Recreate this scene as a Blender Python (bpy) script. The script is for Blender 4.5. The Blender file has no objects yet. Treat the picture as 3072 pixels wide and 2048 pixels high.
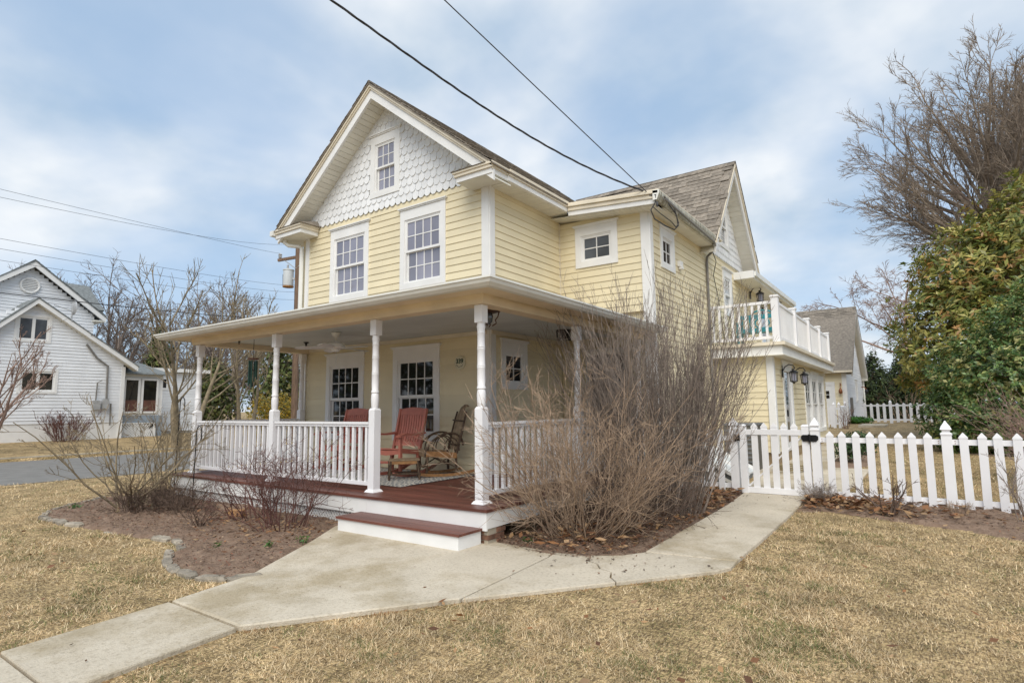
import bpy, math, random
import numpy as np
from mathutils import Vector, Matrix

# ------------------------------------------------------------------ camera, sky, sun, exposure
SC = bpy.context.scene
COL = SC.collection
R = math.radians
CAM = np.array([3.73, -4.81, 1.40])
YAW, PIT, ROL = R(35.289), R(6.619), R(-0.652)
cf = np.array([-math.sin(YAW)*math.cos(PIT), math.cos(YAW)*math.cos(PIT), math.sin(PIT)])
cr = np.array([math.cos(YAW), math.sin(YAW), 0.0]); cu = np.cross(cr, cf)
r2 = cr*math.cos(ROL) + cu*math.sin(ROL); u2 = cu*math.cos(ROL) - cr*math.sin(ROL)
cam = bpy.data.cameras.new('camera'); camo = bpy.data.objects.new('camera', cam); COL.objects.link(camo)
camo.matrix_world = Matrix(((r2[0], u2[0], -cf[0], CAM[0]), (r2[1], u2[1], -cf[1], CAM[1]), (r2[2], u2[2], -cf[2], CAM[2]), (0, 0, 0, 1)))
cam.sensor_width = 36.0; cam.lens = 1732.3/3072*36.0; cam.clip_end = 2000; cam.clip_start = 0.05
SC.camera = camo
SUN_EL, SUN_AZ = R(48), R(150)       # azimuth clockwise from +Y
wd = bpy.data.worlds.new('World'); SC.world = wd; wd.use_nodes = True
nt = wd.node_tree; nt.nodes.clear()
def N(t, **k):
    n = nt.nodes.new(t)
    for a, b in k.items(): setattr(n, a, b)
    return n
out = N('ShaderNodeOutputWorld'); bg = N('ShaderNodeBackground'); bg.inputs[1].default_value = 0.1
sky = N('ShaderNodeTexSky', sky_type='NISHITA', sun_disc=False, sun_elevation=SUN_EL, sun_rotation=SUN_AZ)
sky.air_density = 1.0; sky.dust_density = 2.0; sky.ozone_density = 1.5
tc = N('ShaderNodeTexCoord'); sp = N('ShaderNodeSeparateXYZ'); nt.links.new(tc.outputs['Generated'], sp.inputs[0])
az = N('ShaderNodeMath', operation='ABSOLUTE'); nt.links.new(sp.outputs[2], az.inputs[0])
ad = N('ShaderNodeMath', operation='ADD'); ad.inputs[1].default_value = 0.42; nt.links.new(az.outputs[0], ad.inputs[0])
dv = N('ShaderNodeVectorMath', operation='DIVIDE'); cb = N('ShaderNodeCombineXYZ')
for i in range(3): nt.links.new(ad.outputs[0], cb.inputs[i])
nt.links.new(tc.outputs['Generated'], dv.inputs[0]); nt.links.new(cb.outputs[0], dv.inputs[1])
mp = N('ShaderNodeMapping'); mp.inputs['Location'].default_value = (5.3, 0.6, 0.9); mp.inputs['Scale'].default_value = (1.0, 1.0, 1.6)
nt.links.new(dv.outputs[0], mp.inputs[0])
n1 = N('ShaderNodeTexNoise'); n1.inputs['Scale'].default_value = 1.25; n1.inputs['Detail'].default_value = 5; n1.inputs['Roughness'].default_value = 0.5; n1.inputs['Distortion'].default_value = 0.3
nt.links.new(mp.outputs[0], n1.inputs['Vector'])
n2 = N('ShaderNodeTexNoise'); n2.inputs['Scale'].default_value = 3.0; n2.inputs['Detail'].default_value = 5; n2.inputs['Roughness'].default_value = 0.5
nt.links.new(mp.outputs[0], n2.inputs['Vector'])
rp = N('ShaderNodeValToRGB'); rp.color_ramp.interpolation = 'EASE'
rp.color_ramp.elements[0].position = 0.36; rp.color_ramp.elements[0].color = (0.18, 0.18, 0.18, 1)
rp.color_ramp.elements[1].position = 0.66; rp.color_ramp.elements[1].color = (1, 1, 1, 1)
nt.links.new(n1.outputs[0], rp.inputs[0])
rc = N('ShaderNodeValToRGB')
rc.color_ramp.elements[0].position = 0.34; rc.color_ramp.elements[0].color = (2.5, 3.1, 3.75, 1)
rc.color_ramp.elements[1].position = 0.62; rc.color_ramp.elements[1].color = (4.75, 4.85, 4.9, 1)
nt.links.new(n2.outputs[0], rc.inputs[0])
# thin-cloud blue: the clear-sky colour with a veil of haze over it
veil = N('ShaderNodeMix', data_type='RGBA'); veil.inputs[0].default_value = 0.7; veil.inputs[7].default_value = (1.9, 2.75, 3.85, 1)
nt.links.new(sky.outputs[0], veil.inputs[6])
mx = N('ShaderNodeMix', data_type='RGBA')
nt.links.new(rp.outputs[0], mx.inputs[0]); nt.links.new(veil.outputs[2], mx.inputs[6]); nt.links.new(rc.outputs[0], mx.inputs[7])
nt.links.new(mx.outputs[2], bg.inputs[0]); nt.links.new(bg.outputs[0], out.inputs[0])

sl = bpy.data.lights.new('sun', 'SUN'); so = bpy.data.objects.new('sun', sl); COL.objects.link(so)
sl.energy = 1.5; sl.angle = R(50); sl.color = (1.0, 0.94, 0.84)
sdir = Vector((math.sin(SUN_AZ)*math.cos(SUN_EL), math.cos(SUN_AZ)*math.cos(SUN_EL), math.sin(SUN_EL)))
so.rotation_euler = sdir.to_track_quat('Z', 'Y').to_euler()
vs = SC.view_settings; vs.view_transform = 'Standard'; vs.look = 'None'; vs.exposure = 1.06; vs.gamma = 1.0; vs.use_curve_mapping = False
SC.cycles.max_bounces = 8; SC.cycles.diffuse_bounces = 6; SC.cycles.transparent_max_bounces = 8

# ------------------------------------------------------------------ materials
MATS = {}
def mat(name, col, rough=0.6, var=0.08, scale=6.0, bump=0.0, bscale=None, orand=0.0, metal=0.0, attr=False, col2=None, stretch=None, spec=0.5, detail=4, isl=0.0, trans=0.0, coat=0.0):
    m = bpy.data.materials.new(name); m.use_nodes = True; MATS[name] = m
    t = m.node_tree; b = t.nodes['Principled BSDF']; L = t.links.new
    b.inputs['Roughness'].default_value = rough; b.inputs['Metallic'].default_value = metal
    b.inputs['Specular IOR Level'].default_value = spec
    if coat: b.inputs['Coat Weight'].default_value = coat; b.inputs['Coat Roughness'].default_value = 0.03
    geo = t.nodes.new('ShaderNodeNewGeometry'); pos = geo.outputs['Position']
    if stretch:
        mpn = t.nodes.new('ShaderNodeMapping'); mpn.inputs['Scale'].default_value = stretch; L(pos, mpn.inputs[0]); pos = mpn.outputs[0]
    nz = t.nodes.new('ShaderNodeTexNoise'); nz.inputs['Scale'].default_value = scale; nz.inputs['Detail'].default_value = detail; L(pos, nz.inputs['Vector'])
    rm = t.nodes.new('ShaderNodeMapRange'); rm.inputs[1].default_value = 0.3; rm.inputs[2].default_value = 0.7; L(nz.outputs[0], rm.inputs[0])
    mixn = t.nodes.new('ShaderNodeMix'); mixn.data_type = 'RGBA'; L(rm.outputs[0], mixn.inputs[0])
    c = Vector(col); c2 = Vector(col2) if col2 else c*(1-2*var)
    mixn.inputs[6].default_value = (*(c*(1+(0 if col2 else var*0.5))), 1); mixn.inputs[7].default_value = (*c2, 1)
    o = mixn.outputs[2]
    def mul(o, fac):
        k = t.nodes.new('ShaderNodeMix'); k.data_type = 'RGBA'; k.blend_type = 'MULTIPLY'; k.inputs[0].default_value = 1.0
        L(o, k.inputs[6]); L(fac, k.inputs[7]); return k.outputs[2]
    if attr:
        at = t.nodes.new('ShaderNodeAttribute'); at.attribute_name = 'Col'; o = mul(o, at.outputs['Color'])
    if orand or isl:
        src = t.nodes.new('ShaderNodeObjectInfo').outputs['Random'] if orand else geo.outputs['Random Per Island']
        amt = orand or isl
        rr = t.nodes.new('ShaderNodeMapRange'); rr.inputs[3].default_value = 1-amt; rr.inputs[4].default_value = 1+amt*0.4; L(src, rr.inputs[0]); o = mul(o, rr.outputs[0])
    L(o, b.inputs['Base Color'])
    if trans:
        td = t.nodes.new('ShaderNodeBsdfTranslucent'); L(o, td.inputs['Color']); ms = t.nodes.new('ShaderNodeMixShader'); ms.inputs[0].default_value = trans
        L(b.outputs[0], ms.inputs[1]); L(td.outputs[0], ms.inputs[2]); L(ms.outputs[0], t.nodes['Material Output'].inputs[0])
    if bump:
        bz = t.nodes.new('ShaderNodeTexNoise'); bz.inputs['Scale'].default_value = bscale or scale*6; bz.inputs['Detail'].default_value = 5; L(pos, bz.inputs['Vector'])
        bn = t.nodes.new('ShaderNodeBump'); bn.inputs['Strength'].default_value = min(1, bump); bn.inputs['Distance'].default_value = 0.02; L(bz.outputs[0], bn.inputs['Height']); L(bn.outputs[0], b.inputs['Normal'])
    return m
YEL = mat('yellow_paint', (0.79, 0.70, 0.485), 0.55, 0.06, 1.1, 0.05, 40, orand=0.06)
WHT = mat('white_paint', (0.80, 0.80, 0.79), 0.5, 0.035, 3.0, 0.03, 30)
WHS = mat('white_shingle_paint', (0.80, 0.81, 0.82), 0.55, 0.03, 5, 0.06, 30, orand=0.07)
CRM = mat('cream_paint', (0.74, 0.67, 0.54), 0.55, 0.06, 3.0)
BEAM = mat('tan_beam_paint', (0.80, 0.68, 0.50), 0.6, 0.06, 2.5)
SOF = mat('soffit_vinyl', (0.76, 0.74, 0.66), 0.5, 0.04, 4, orand=0.06)
CEIL = mat('porch_ceiling_paint', (0.62, 0.66, 0.66), 0.5, 0.05, 2, orand=0.05)
DECK = mat('mahogany_deck', (0.17, 0.062, 0.045), 0.42, 0.25, 4, 0.15, 60, orand=0.28, stretch=(0.25, 4, 4))
ROOFM = mat('asphalt_shingle', (0.29, 0.25, 0.205), 0.9, 0.2, 14, 0.4, 160, orand=0.3)
ROOFJ = mat('asphalt_shingle_joined', (0.29, 0.25, 0.205), 0.9, 0.2, 10, 0.4, 160, isl=0.35)
ROOFG = mat('grey_shingle', (0.20, 0.22, 0.225), 0.9, 0.2, 10, 0.3, 120, isl=0.3)
GLU = mat('glass_over_blind', (0.29, 0.285, 0.35), 0.06, 0.16, 1.2, coat=1.0, orand=0.3)
GLD = mat('glass_dark_room', (0.022, 0.021, 0.022), 0.04, 0.3, 3.0, coat=1.0, orand=0.2)
GLB = mat('glass_blue_room', (0.10, 0.12, 0.15), 0.05, 0.3, 1.5, coat=1.0, orand=0.2)
MUL = mat('mulch_soil', (0.18, 0.115, 0.077), 0.95, 0.0, 9, 0.9, 70, col2=(0.28, 0.195, 0.14))
GRD = mat('lawn_soil', (0.52, 0.405, 0.26), 0.95, 0.0, 1.6, 0.8, 60, col2=(0.38, 0.30, 0.18), detail=10)
CON = mat('concrete', (0.60, 0.535, 0.43), 0.85, 0.0, 1.6, 0.35, 90, col2=(0.49, 0.435, 0.345), detail=8, orand=0.05)
CURB = mat('kerb_concrete', (0.42, 0.37, 0.29), 0.85, 0.12, 3, 0.2)
ASP = mat('asphalt', (0.205, 0.20, 0.19), 0.9, 0.0, 3.0, 0.5, 120, col2=(0.155, 0.15, 0.143), detail=9)
STN = mat('edging_stone', (0.37, 0.325, 0.26), 0.9, 0.22, 9, 0.6, 50, orand=0.3)
BRK = mat('brick', (0.27, 0.14, 0.09), 0.9, 0.2, 14, 0.4, orand=0.4)
BRY = mat('tan_brick', (0.52, 0.29, 0.13), 0.9, 0.12, 14, 0.3)
FND = mat('foundation_board', (0.40, 0.30, 0.18), 0.85, 0.15, 5, 0.2)
BLK = mat('black_metal', (0.012, 0.012, 0.014), 0.4, 0.1, 9, metal=0.3)
CBL = mat('cable_black', (0.045, 0.045, 0.05), 0.6, 0.1, 9)
BRZ = mat('bronze_metal', (0.10, 0.045, 0.025), 0.45, 0.2, 12, metal=0.5)
GAL = mat('galvanised', (0.55, 0.56, 0.57), 0.4, 0.12, 6, metal=0.5)
GUT = mat('gutter_white', (0.78, 0.78, 0.74), 0.35, 0.05, 3)
GUTD = mat('gutter_dirty', (0.62, 0.61, 0.54), 0.6, 0.0, 5, col2=(0.20, 0.19, 0.13), stretch=(4, 4, 0.8))
CDT = mat('conduit_grey', (0.20, 0.19, 0.175), 0.5, 0.1, 6)
RED = mat('red_painted_wood', (0.52, 0.175, 0.125), 0.5, 0.10, 8, 0.1, 50, orand=0.12)
TWIG = mat('twig_bark', (0.115, 0.07, 0.04), 0.7, 0.3, 30, 0.4, 80)
TWIGL = mat('twig_wood_light', (0.36, 0.26, 0.16), 0.65, 0.2, 25, 0.2, 60, orand=0.25)
TWIGO = mat('twig_wood_orange', (0.42, 0.21, 0.08), 0.6, 0.2, 20, 0.2, 60)
TEAL = mat('teal_paint', (0.02, 0.25, 0.30), 0.45, 0.12, 8)
GRNM = mat('green_tube', (0.006, 0.05, 0.035), 0.4, 0.1, 8)
POLEM = mat('pole_wood', (0.21, 0.135, 0.09), 0.9, 0.25, 6, 0.4, 40, stretch=(5, 5, 0.6))
TRF = mat('transformer_grey', (0.60, 0.63, 0.64), 0.4, 0.05, 6)
VIN = mat('white_vinyl', (0.83, 0.83, 0.85), 0.42, 0.03, 2.5, orand=0.03)
NWH = mat('neighbour_vinyl', (0.80, 0.82, 0.85), 0.5, 0.04, 2.5, orand=0.07)
NBL = mat('blue_skirt', (0.27, 0.33, 0.40), 0.7, 0.1, 4)
NBR = mat('brown_box', (0.14, 0.06, 0.04), 0.7, 0.2, 6)
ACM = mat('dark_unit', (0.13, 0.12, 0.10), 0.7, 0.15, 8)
GRYP = mat('grey_panel', (0.17, 0.18, 0.19), 0.6, 0.1, 6)
HOSE = mat('hose_rubber', (0.24, 0.19, 0.10), 0.5, 0.1, 9)
COPPER = mat('copper', (0.32, 0.13, 0.06), 0.45, 0.2, 12, metal=0.6)
PLQ = mat('plaque_cream', (0.70, 0.66, 0.50), 0.5, 0.06, 12)
PLG = mat('plaque_green', (0.015, 0.06, 0.035), 0.5)
GRASS = mat('grass_blades', (0.95, 0.95, 0.95), 0.8, 0.03, 3, attr=True, trans=0.25)
LEAFA = mat('leaf_litter', (0.95, 0.95, 0.95), 0.75, 0.1, 20, attr=True, trans=0.15)
LEAFG = mat('green_foliage', (0.95, 0.95, 0.95), 0.36, 0.05, 5, attr=True, trans=0.28)
CEDAR = mat('cedar_foliage', (0.95, 0.95, 0.95), 0.8, 0.05, 5, attr=True, trans=0.12)
BARKT = mat('bark_tan', (0.46, 0.33, 0.23), 0.85, 0.22, 12, 0.2, 50, isl=0.5)
BARKG = mat('bark_grey', (0.32, 0.26, 0.22), 0.85, 0.2, 12, 0.2, 50, isl=0.5)
BARKB = mat('bark_brown', (0.15, 0.10, 0.075), 0.85, 0.2, 12, 0.2, 50, isl=0.4)
BARKR = mat('bark_red', (0.17, 0.075, 0.06), 0.8, 0.2, 12, isl=0.45)
BARKP = mat('bark_pink', (0.36, 0.24, 0.19), 0.85, 0.2, 12, isl=0.4)
BARKO = mat('bark_olive', (0.30, 0.24, 0.155), 0.85, 0.22, 8, 0.3, 40, isl=0.25)
def rugmat():
    m = mat('woven_rug', (0.43, 0.43, 0.41), 0.95, 0.1, 20); t = m.node_tree; L = t.links.new
    b = t.nodes['Principled BSDF']; g = t.nodes.new('ShaderNodeNewGeometry'); w = t.nodes.new('ShaderNodeTexWave')
    w.wave_type = 'BANDS'; w.bands_direction = 'DIAGONAL'; w.inputs['Scale'].default_value = 7; w.inputs['Distortion'].default_value = 9; w.inputs['Detail'].default_value = 3; w.inputs['Detail Scale'].default_value = 1.4
    L(g.outputs['Position'], w.inputs['Vector']); cr_ = t.nodes.new('ShaderNodeValToRGB'); L(w.outputs[0], cr_.inputs[0])
    cr_.color_ramp.elements[0].position = 0.4; cr_.color_ramp.elements[0].color = (0.27, 0.28, 0.285, 1); cr_.color_ramp.elements[1].position = 0.6; cr_.color_ramp.elements[1].color = (0.58, 0.55, 0.49, 1)
    L(cr_.outputs[0], b.inputs['Base Color']); return m
RUG = rugmat()
def concrete_stains(m):
    t = m.node_tree; L = t.links.new; b = t.nodes['Principled BSDF']; src = b.inputs['Base Color'].links[0].from_socket
    g = t.nodes.new('ShaderNodeNewGeometry'); nz = t.nodes.new('ShaderNodeTexNoise'); nz.inputs['Scale'].default_value = 38; nz.inputs['Detail'].default_value = 8; L(g.outputs['Position'], nz.inputs['Vector'])
    r_ = t.nodes.new('ShaderNodeValToRGB'); r_.color_ramp.elements[0].position = 0.28; r_.color_ramp.elements[0].color = (0.72, 0.70, 0.67, 1); r_.color_ramp.elements[1].position = 0.5; L(nz.outputs[0], r_.inputs[0])
    n3 = t.nodes.new('ShaderNodeTexNoise'); n3.inputs['Scale'].default_value = 0.9; n3.inputs['Detail'].default_value = 7; n3.inputs['Roughness'].default_value = 0.65; L(g.outputs['Position'], n3.inputs['Vector'])
    r3 = t.nodes.new('ShaderNodeValToRGB'); r3.color_ramp.elements[0].position = 0.38; r3.color_ramp.elements[0].color = (0.64, 0.59, 0.48, 1); r3.color_ramp.elements[1].position = 0.52; L(n3.outputs[0], r3.inputs[0])
    for rr in (r_, r3):
        k = t.nodes.new('ShaderNodeMix'); k.data_type = 'RGBA'; k.blend_type = 'MULTIPLY'; k.inputs[0].default_value = 0.85; L(src, k.inputs[6]); L(rr.outputs[0], k.inputs[7]); src = k.outputs[2]
    L(src, b.inputs['Base Color'])
concrete_stains(CON)
def thatch(m):
    t = m.node_tree; L = t.links.new; b = t.nodes['Principled BSDF']; src = b.inputs['Base Color'].links[0].from_socket
    g_ = t.nodes.new('ShaderNodeNewGeometry')
    for sc_, rot, p0, p1, dk in (((90, 22, 30), .6, .38, .6, (.42, .38, .33, 1)), ((20, 80, 30), -.5, .4, .62, (.55, .52, .45, 1)), ((3.2, 2.6, 3), .2, .36, .62, (.72, .70, .60, 1))):
        mp_ = t.nodes.new('ShaderNodeMapping'); mp_.inputs['Scale'].default_value = sc_; mp_.inputs['Rotation'].default_value = (0, 0, rot); L(g_.outputs['Position'], mp_.inputs[0])
        nz = t.nodes.new('ShaderNodeTexNoise'); nz.inputs['Scale'].default_value = 1.0; nz.inputs['Detail'].default_value = 5; L(mp_.outputs[0], nz.inputs['Vector'])
        r_ = t.nodes.new('ShaderNodeValToRGB'); r_.color_ramp.elements[0].position = p0; r_.color_ramp.elements[0].color = dk; r_.color_ramp.elements[1].position = p1; r_.color_ramp.elements[1].color = (1.18, 1.16, 1.1, 1); L(nz.outputs[0], r_.inputs[0])
        k = t.nodes.new('ShaderNodeMix'); k.data_type = 'RGBA'; k.blend_type = 'MULTIPLY'; k.inputs[0].default_value = 1.0; L(src, k.inputs[6]); L(r_.outputs[0], k.inputs[7]); src = k.outputs[2]
    L(src, b.inputs['Base Color'])
thatch(GRD)

# ------------------------------------------------------------------ helpers
WP = {}
def wp(o): return WP.get(o, Vector((0, 0, 0)))
def tag(o, label=None, cat=None, group=None, kind=None):
    if label: o['label'] = label
    if cat: o['category'] = cat
    if group: o['group'] = group
    if kind: o['kind'] = kind
    return o
def thing(name, label, cat, loc=(0, 0, 0), rotz=0.0, group=None):
    o = bpy.data.objects.new(name, None); COL.objects.link(o); o.empty_display_size = 0.1
    o.location = loc; o.rotation_euler = (0, 0, rotz); WP[o] = Vector(loc)
    return tag(o, label, cat, group)
def link(name, me, m, parent=None, loc=None, rot=None):
    o = bpy.data.objects.new(name, me); COL.objects.link(o)
    if m is not None and not me.materials: me.materials.append(m)
    if parent is not None: o.parent = parent
    WP[o] = wp(parent) if parent is not None else Vector((0, 0, 0))
    if loc is not None: o.location = Vector(loc) - (wp(parent) if parent is not None else Vector((0, 0, 0)))
    if rot is not None: o.rotation_euler = rot
    return o
class Fr:
    def __init__(s, O, U, Nn): s.O = np.array(O, float); s.U = np.array(U, float); s.N = np.array(Nn, float); s.flip = np.cross(s.U, s.N)[2] < 0
    def p(s, u, n, z): return tuple(s.O + s.U*u + s.N*n + np.array((0, 0, z)))
class MB:
    def __init__(s): s.v = []; s.f = []
    def hexa(s, p, flip=False):
        b = len(s.v); s.v += [tuple(q) for q in p]
        fs = [(0, 3, 2, 1), (4, 5, 6, 7), (0, 1, 5, 4), (1, 2, 6, 5), (2, 3, 7, 6), (3, 0, 4, 7)]
        s.f += [tuple(b+i for i in (q[::-1] if flip else q)) for q in fs]; return s
    def box(s, x0, x1, y0, y1, z0, z1):
        return s.hexa([(x0, y0, z0), (x1, y0, z0), (x1, y1, z0), (x0, y1, z0), (x0, y0, z1), (x1, y0, z1), (x1, y1, z1), (x0, y1, z1)])
    def cbox(s, c, w, d, h): return s.box(c[0]-w/2, c[0]+w/2, c[1]-d/2, c[1]+d/2, c[2]-h/2, c[2]+h/2)
    def fbox(s, F, u0, u1, n0, n1, z0, z1):
        return s.hexa([F.p(u0, n0, z0), F.p(u1, n0, z0), F.p(u1, n1, z0), F.p(u0, n1, z0), F.p(u0, n0, z1), F.p(u1, n0, z1), F.p(u1, n1, z1), F.p(u0, n1, z1)], F.flip)
    def wedge(s, F, u0, u1, z0, z1, nb, nt, back=-0.07):
        return s.hexa([F.p(u0, back, z0), F.p(u1, back, z0), F.p(u1, nb, z0), F.p(u0, nb, z0), F.p(u0, back, z1), F.p(u1, back, z1), F.p(u1, nt, z1), F.p(u0, nt, z1)], F.flip)
    def prism(s, poly, vec):
        n = len(poly); b = len(s.v); v = Vector(vec)
        s.v += [tuple(p) for p in poly] + [tuple(Vector(p)+v) for p in poly]
        s.f += [tuple(range(b, b+n))[::-1], tuple(range(b+n, b+2*n))]
        s.f += [(b+i, b+(i+1) % n, b+n+(i+1) % n, b+n+i) for i in range(n)]; return s
    def bar(s, a, b_, w, h, up=(0, 0, 1)):
        a = Vector(a); b_ = Vector(b_); d = (b_-a).normalized(); up = Vector(up)
        sd = d.cross(up)
        if sd.length < 1e-4: sd = d.cross(Vector((0, 1, 0)))
        sd.normalize(); uu = sd.cross(d); sd = sd*(w/2); uu = uu*(h/2)
        return s.hexa([a-sd-uu, a+sd-uu, b_+sd-uu, b_-sd-uu, a-sd+uu, a+sd+uu, b_+sd+uu, b_-sd+uu])
    def tube(s, pts, r, sides=8, closed=False):
        P = [Vector(p) for p in pts]; n = len(P); b = len(s.v); rr = r if hasattr(r, '__len__') else [r]*n
        for i in range(n):
            t = (P[(i+1) % n]-P[i-1]) if closed else (P[min(i+1, n-1)]-P[max(i-1, 0)])
            if t.length < 1e-9: t = Vector((0, 0, 1))
            t.normalize(); a = t.cross(Vector((0.31, 0.53, 0.79))).normalized(); c = t.cross(a)
            for k in range(sides):
                q = 2*math.pi*k/sides; s.v.append(tuple(P[i]+(a*math.cos(q)+c*math.sin(q))*rr[i]))
        for i in range(n if closed else n-1):
            j = (i+1) % n
            for k in range(sides):
                l = (k+1) % sides; s.f.append((b+i*sides+k, b+i*sides+l, b+j*sides+l, b+j*sides+k))
        if not closed: s.f += [tuple(range(b, b+sides))[::-1], tuple(range(b+(n-1)*sides, b+n*sides))]
        return s
    def lathe(s, prof, c, sides=16, axis='z'):
        b = len(s.v); n = len(prof)
        for r, z in prof:
            for k in range(sides):
                q = 2*math.pi*k/sides; x, y = r*math.cos(q), r*math.sin(q)
                s.v.append((c[0]+x, c[1]+y, c[2]+z) if axis == 'z' else ((c[0]+x, c[1]+z, c[2]+y) if axis == 'y' else (c[0]+z, c[1]+x, c[2]+y)))
        for i in range(n-1):
            for k in range(sides):
                l = (k+1) % sides; s.f.append((b+i*sides+k, b+i*sides+l, b+(i+1)*sides+l, b+(i+1)*sides+k))
        s.f += [tuple(range(b, b+sides))[::-1], tuple(range(b+(n-1)*sides, b+n*sides))]; return s
    def mesh(s, name, off=Vector((0, 0, 0)), smooth=False):
        me = bpy.data.meshes.new(name); ox, oy, oz = off
        me.from_pydata([(v[0]-ox, v[1]-oy, v[2]-oz) for v in s.v], [], s.f)
        if smooth: me.polygons.foreach_set('use_smooth', [True]*len(me.polygons)); me.set_sharp_from_angle(angle=R(40))
        return me
    def build(s, name, m, parent=None, world=True, smooth=False):
        return link(name, s.mesh(name, wp(parent) if (world and parent is not None) else Vector((0, 0, 0)), smooth), m, parent)
def npmesh(name, V, F, col=None, smooth=False):
    """V (n,3), F (m,k) of one polygon size; col (n,3) vertex colour"""
    me = bpy.data.meshes.new(name); V = np.asarray(V, np.float32); F = np.asarray(F, np.int32); k = F.shape[1]
    me.vertices.add(len(V)); me.vertices.foreach_set('co', V.ravel())
    me.loops.add(F.size); me.loops.foreach_set('vertex_index', F.ravel())
    me.polygons.add(len(F)); me.polygons.foreach_set('loop_start', np.arange(0, F.size, k, dtype=np.int32))
    if smooth: me.polygons.foreach_set('use_smooth', np.ones(len(F), bool))
    me.update(calc_edges=True)
    if col is not None:
        a = me.attributes.new('Col', 'FLOAT_COLOR', 'POINT'); c4 = np.ones((len(V), 4), np.float32); c4[:, :3] = col; a.data.foreach_set('color', c4.ravel())
    return me
def inpoly(x, y, poly):
    x = np.asarray(x); y = np.asarray(y); ins = np.zeros(x.shape, bool); n = len(poly)
    for i in range(n):
        x1, y1 = poly[i]; x2, y2 = poly[(i+1) % n]
        if y1 == y2: continue
        c = ((y1 > y) != (y2 > y)) & (x < (x2-x1)*(y-y1)/(y2-y1)+x1); ins ^= c
    return ins
_nr = np.random.default_rng(5); _K = _nr.normal(size=(24, 2)); _K /= np.linalg.norm(_K, axis=1)[:, None]; _F = np.exp(_nr.uniform(-0.7, 1.6, 24)); _P = _nr.uniform(0, 6.28, 24)
def snoise(x, y, s=1.0):
    o = 0
    for k, f, p in zip(_K, _F, _P): o = o + np.sin((x*k[0]+y*k[1])*f*s*2+p)
    return o/24**0.5/0.71
def gz(x, y):
    x = np.asarray(x, float); y = np.asarray(y, float)
    z = np.interp(y, [3.5, 8.4, 28, 60], [0, 0.17, 0.48, 0.6])*np.clip((x+8)/4, 0, 1)
    return z + np.interp(x, [-60, -24, -18.6], [0.5, 0.40, 0.10])*(x < -18.45)
def gzf(x, y): return float(gz(x, y))

# ------------------------------------------------------------------ ground, road, path, beds
PATH_S = [[(-0.80, -7.6), (0.12, -7.6), (0.115, -6.57), (-0.80, -6.57)], [(-0.80, -6.55), (0.115, -6.55), (0.11, -5.6), (-0.79, -5.6)], [(-0.79, -5.58), (0.11, -5.58), (0.105, -4.62), (-0.79, -4.62)],
          [(-0.79, -4.60), (0.10, -4.60), (0.09, -3.66), (-0.80, -3.66)], [(-0.80, -3.64), (0.09, -3.64), (0.0, -2.66), (-0.91, -2.66)],
          [(-0.91, -2.635), (0.0, -2.635), (0.84, -1.43), (0.80, -0.8), (0.745, -0.06), (0.70, 0.12), (-0.02, 0.16), (-0.02, 0.35), (-2.2, 0.35), (-2.16, -0.22), (-1.72, -0.86), (-1.05, -1.96)],
          [(0.853, -1.415), (1.61, -0.43), (1.52, -0.34), (1.46, -0.20), (1.33, -0.15), (1.24, -0.03), (1.12, 0.03), (1.09, 0.12), (1.05, 0.2), (0.72, 0.12), (0.76, -0.06), (0.814, -0.8)],
          [(1.618, -0.42), (2.19, 0.33), (2.26, 0.50), (2.25, 0.72), (1.44, 0.60), (1.3, 0.36), (1.06, 0.21), (1.10, 0.13), (1.13, 0.04), (1.25, -0.02), (1.335, -0.14), (1.47, -0.19), (1.53, -0.33)],
          [(1.44, 0.615), (2.25, 0.735), (2.245, 2.24), (1.40, 2.28)], [(1.40, 2.295), (2.245, 2.255), (2.235, 3.80), (1.37, 3.68)], [(1.37, 3.695), (2.235, 3.815), (2.22, 5.2), (1.33, 5.2)],
          [(1.2, 5.22), (2.6, 5.22), (2.75, 6.6), (1.2, 6.6)], [(0.6, 6.62), (2.75, 6.62), (2.8, 8.2), (1.2, 8.2), (1.2, 7.9), (0.6, 7.9)], [(1.22, 8.22), (2.1, 8.22), (2.0, 12), (1.22, 12)], [(1.22, 12.02), (2.0, 12.02), (2.0, 16), (1.22, 16)]]
BED_L = [(-7.36, -0.92), (-7.0, -1.33), (-6.75, -1.66), (-6.15, -1.94), (-5.34, -1.93), (-4.85, -1.86), (-4.19, -1.80), (-3.7, -1.75), (-3.36, -1.68), (-3.05, -1.62), (-2.62, -1.76), (-2.5, -1.95), (-2.14, -2.12), (-1.8, -2.2), (-1.45, -2.2), (-1.12, -2.08), (-1.04, -1.96), (-1.72, -0.86), (-2.16, -0.22), (-2.2, 0.1), (-6.9, 0.1), (-7.5, 0.3)]
BED_R = [(0.0, 0.15), (0.3, 0.02), (0.72, 0.0), (1.06, 0.1), (1.40, 0.5), (1.46, 0.95), (1.41, 2.3), (1.38, 3.7), (1.33, 4.9), (-0.1, 5.2), (-0.1, 0.3)]
BED_F = [(2.24, 3.75), (2.6, 3.95), (3.1, 3.75), (3.5, 3.62), (4.0, 3.45), (4.6, 3.1), (5.2, 2.6), (6.2, 2.1), (8.5, 1.8), (8.5, 5.2), (2.24, 5.2)]
BED_S = [(2.05, 8.4), (2.55, 8.2), (2.75, 9.5), (2.6, 13), (2.05, 16.2), (1.98, 12)]
def grid(xs, ys, zf):
    X, Y = np.meshgrid(xs, ys); V = np.stack([X, Y, zf(X, Y)], -1).reshape(-1, 3); nx, ny = len(xs), len(ys)
    i = (np.arange(ny-1)[:, None]*nx+np.arange(nx-1)[None]).ravel(); return V, np.stack([i, i+1, i+nx+1, i+nx], 1)
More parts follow.
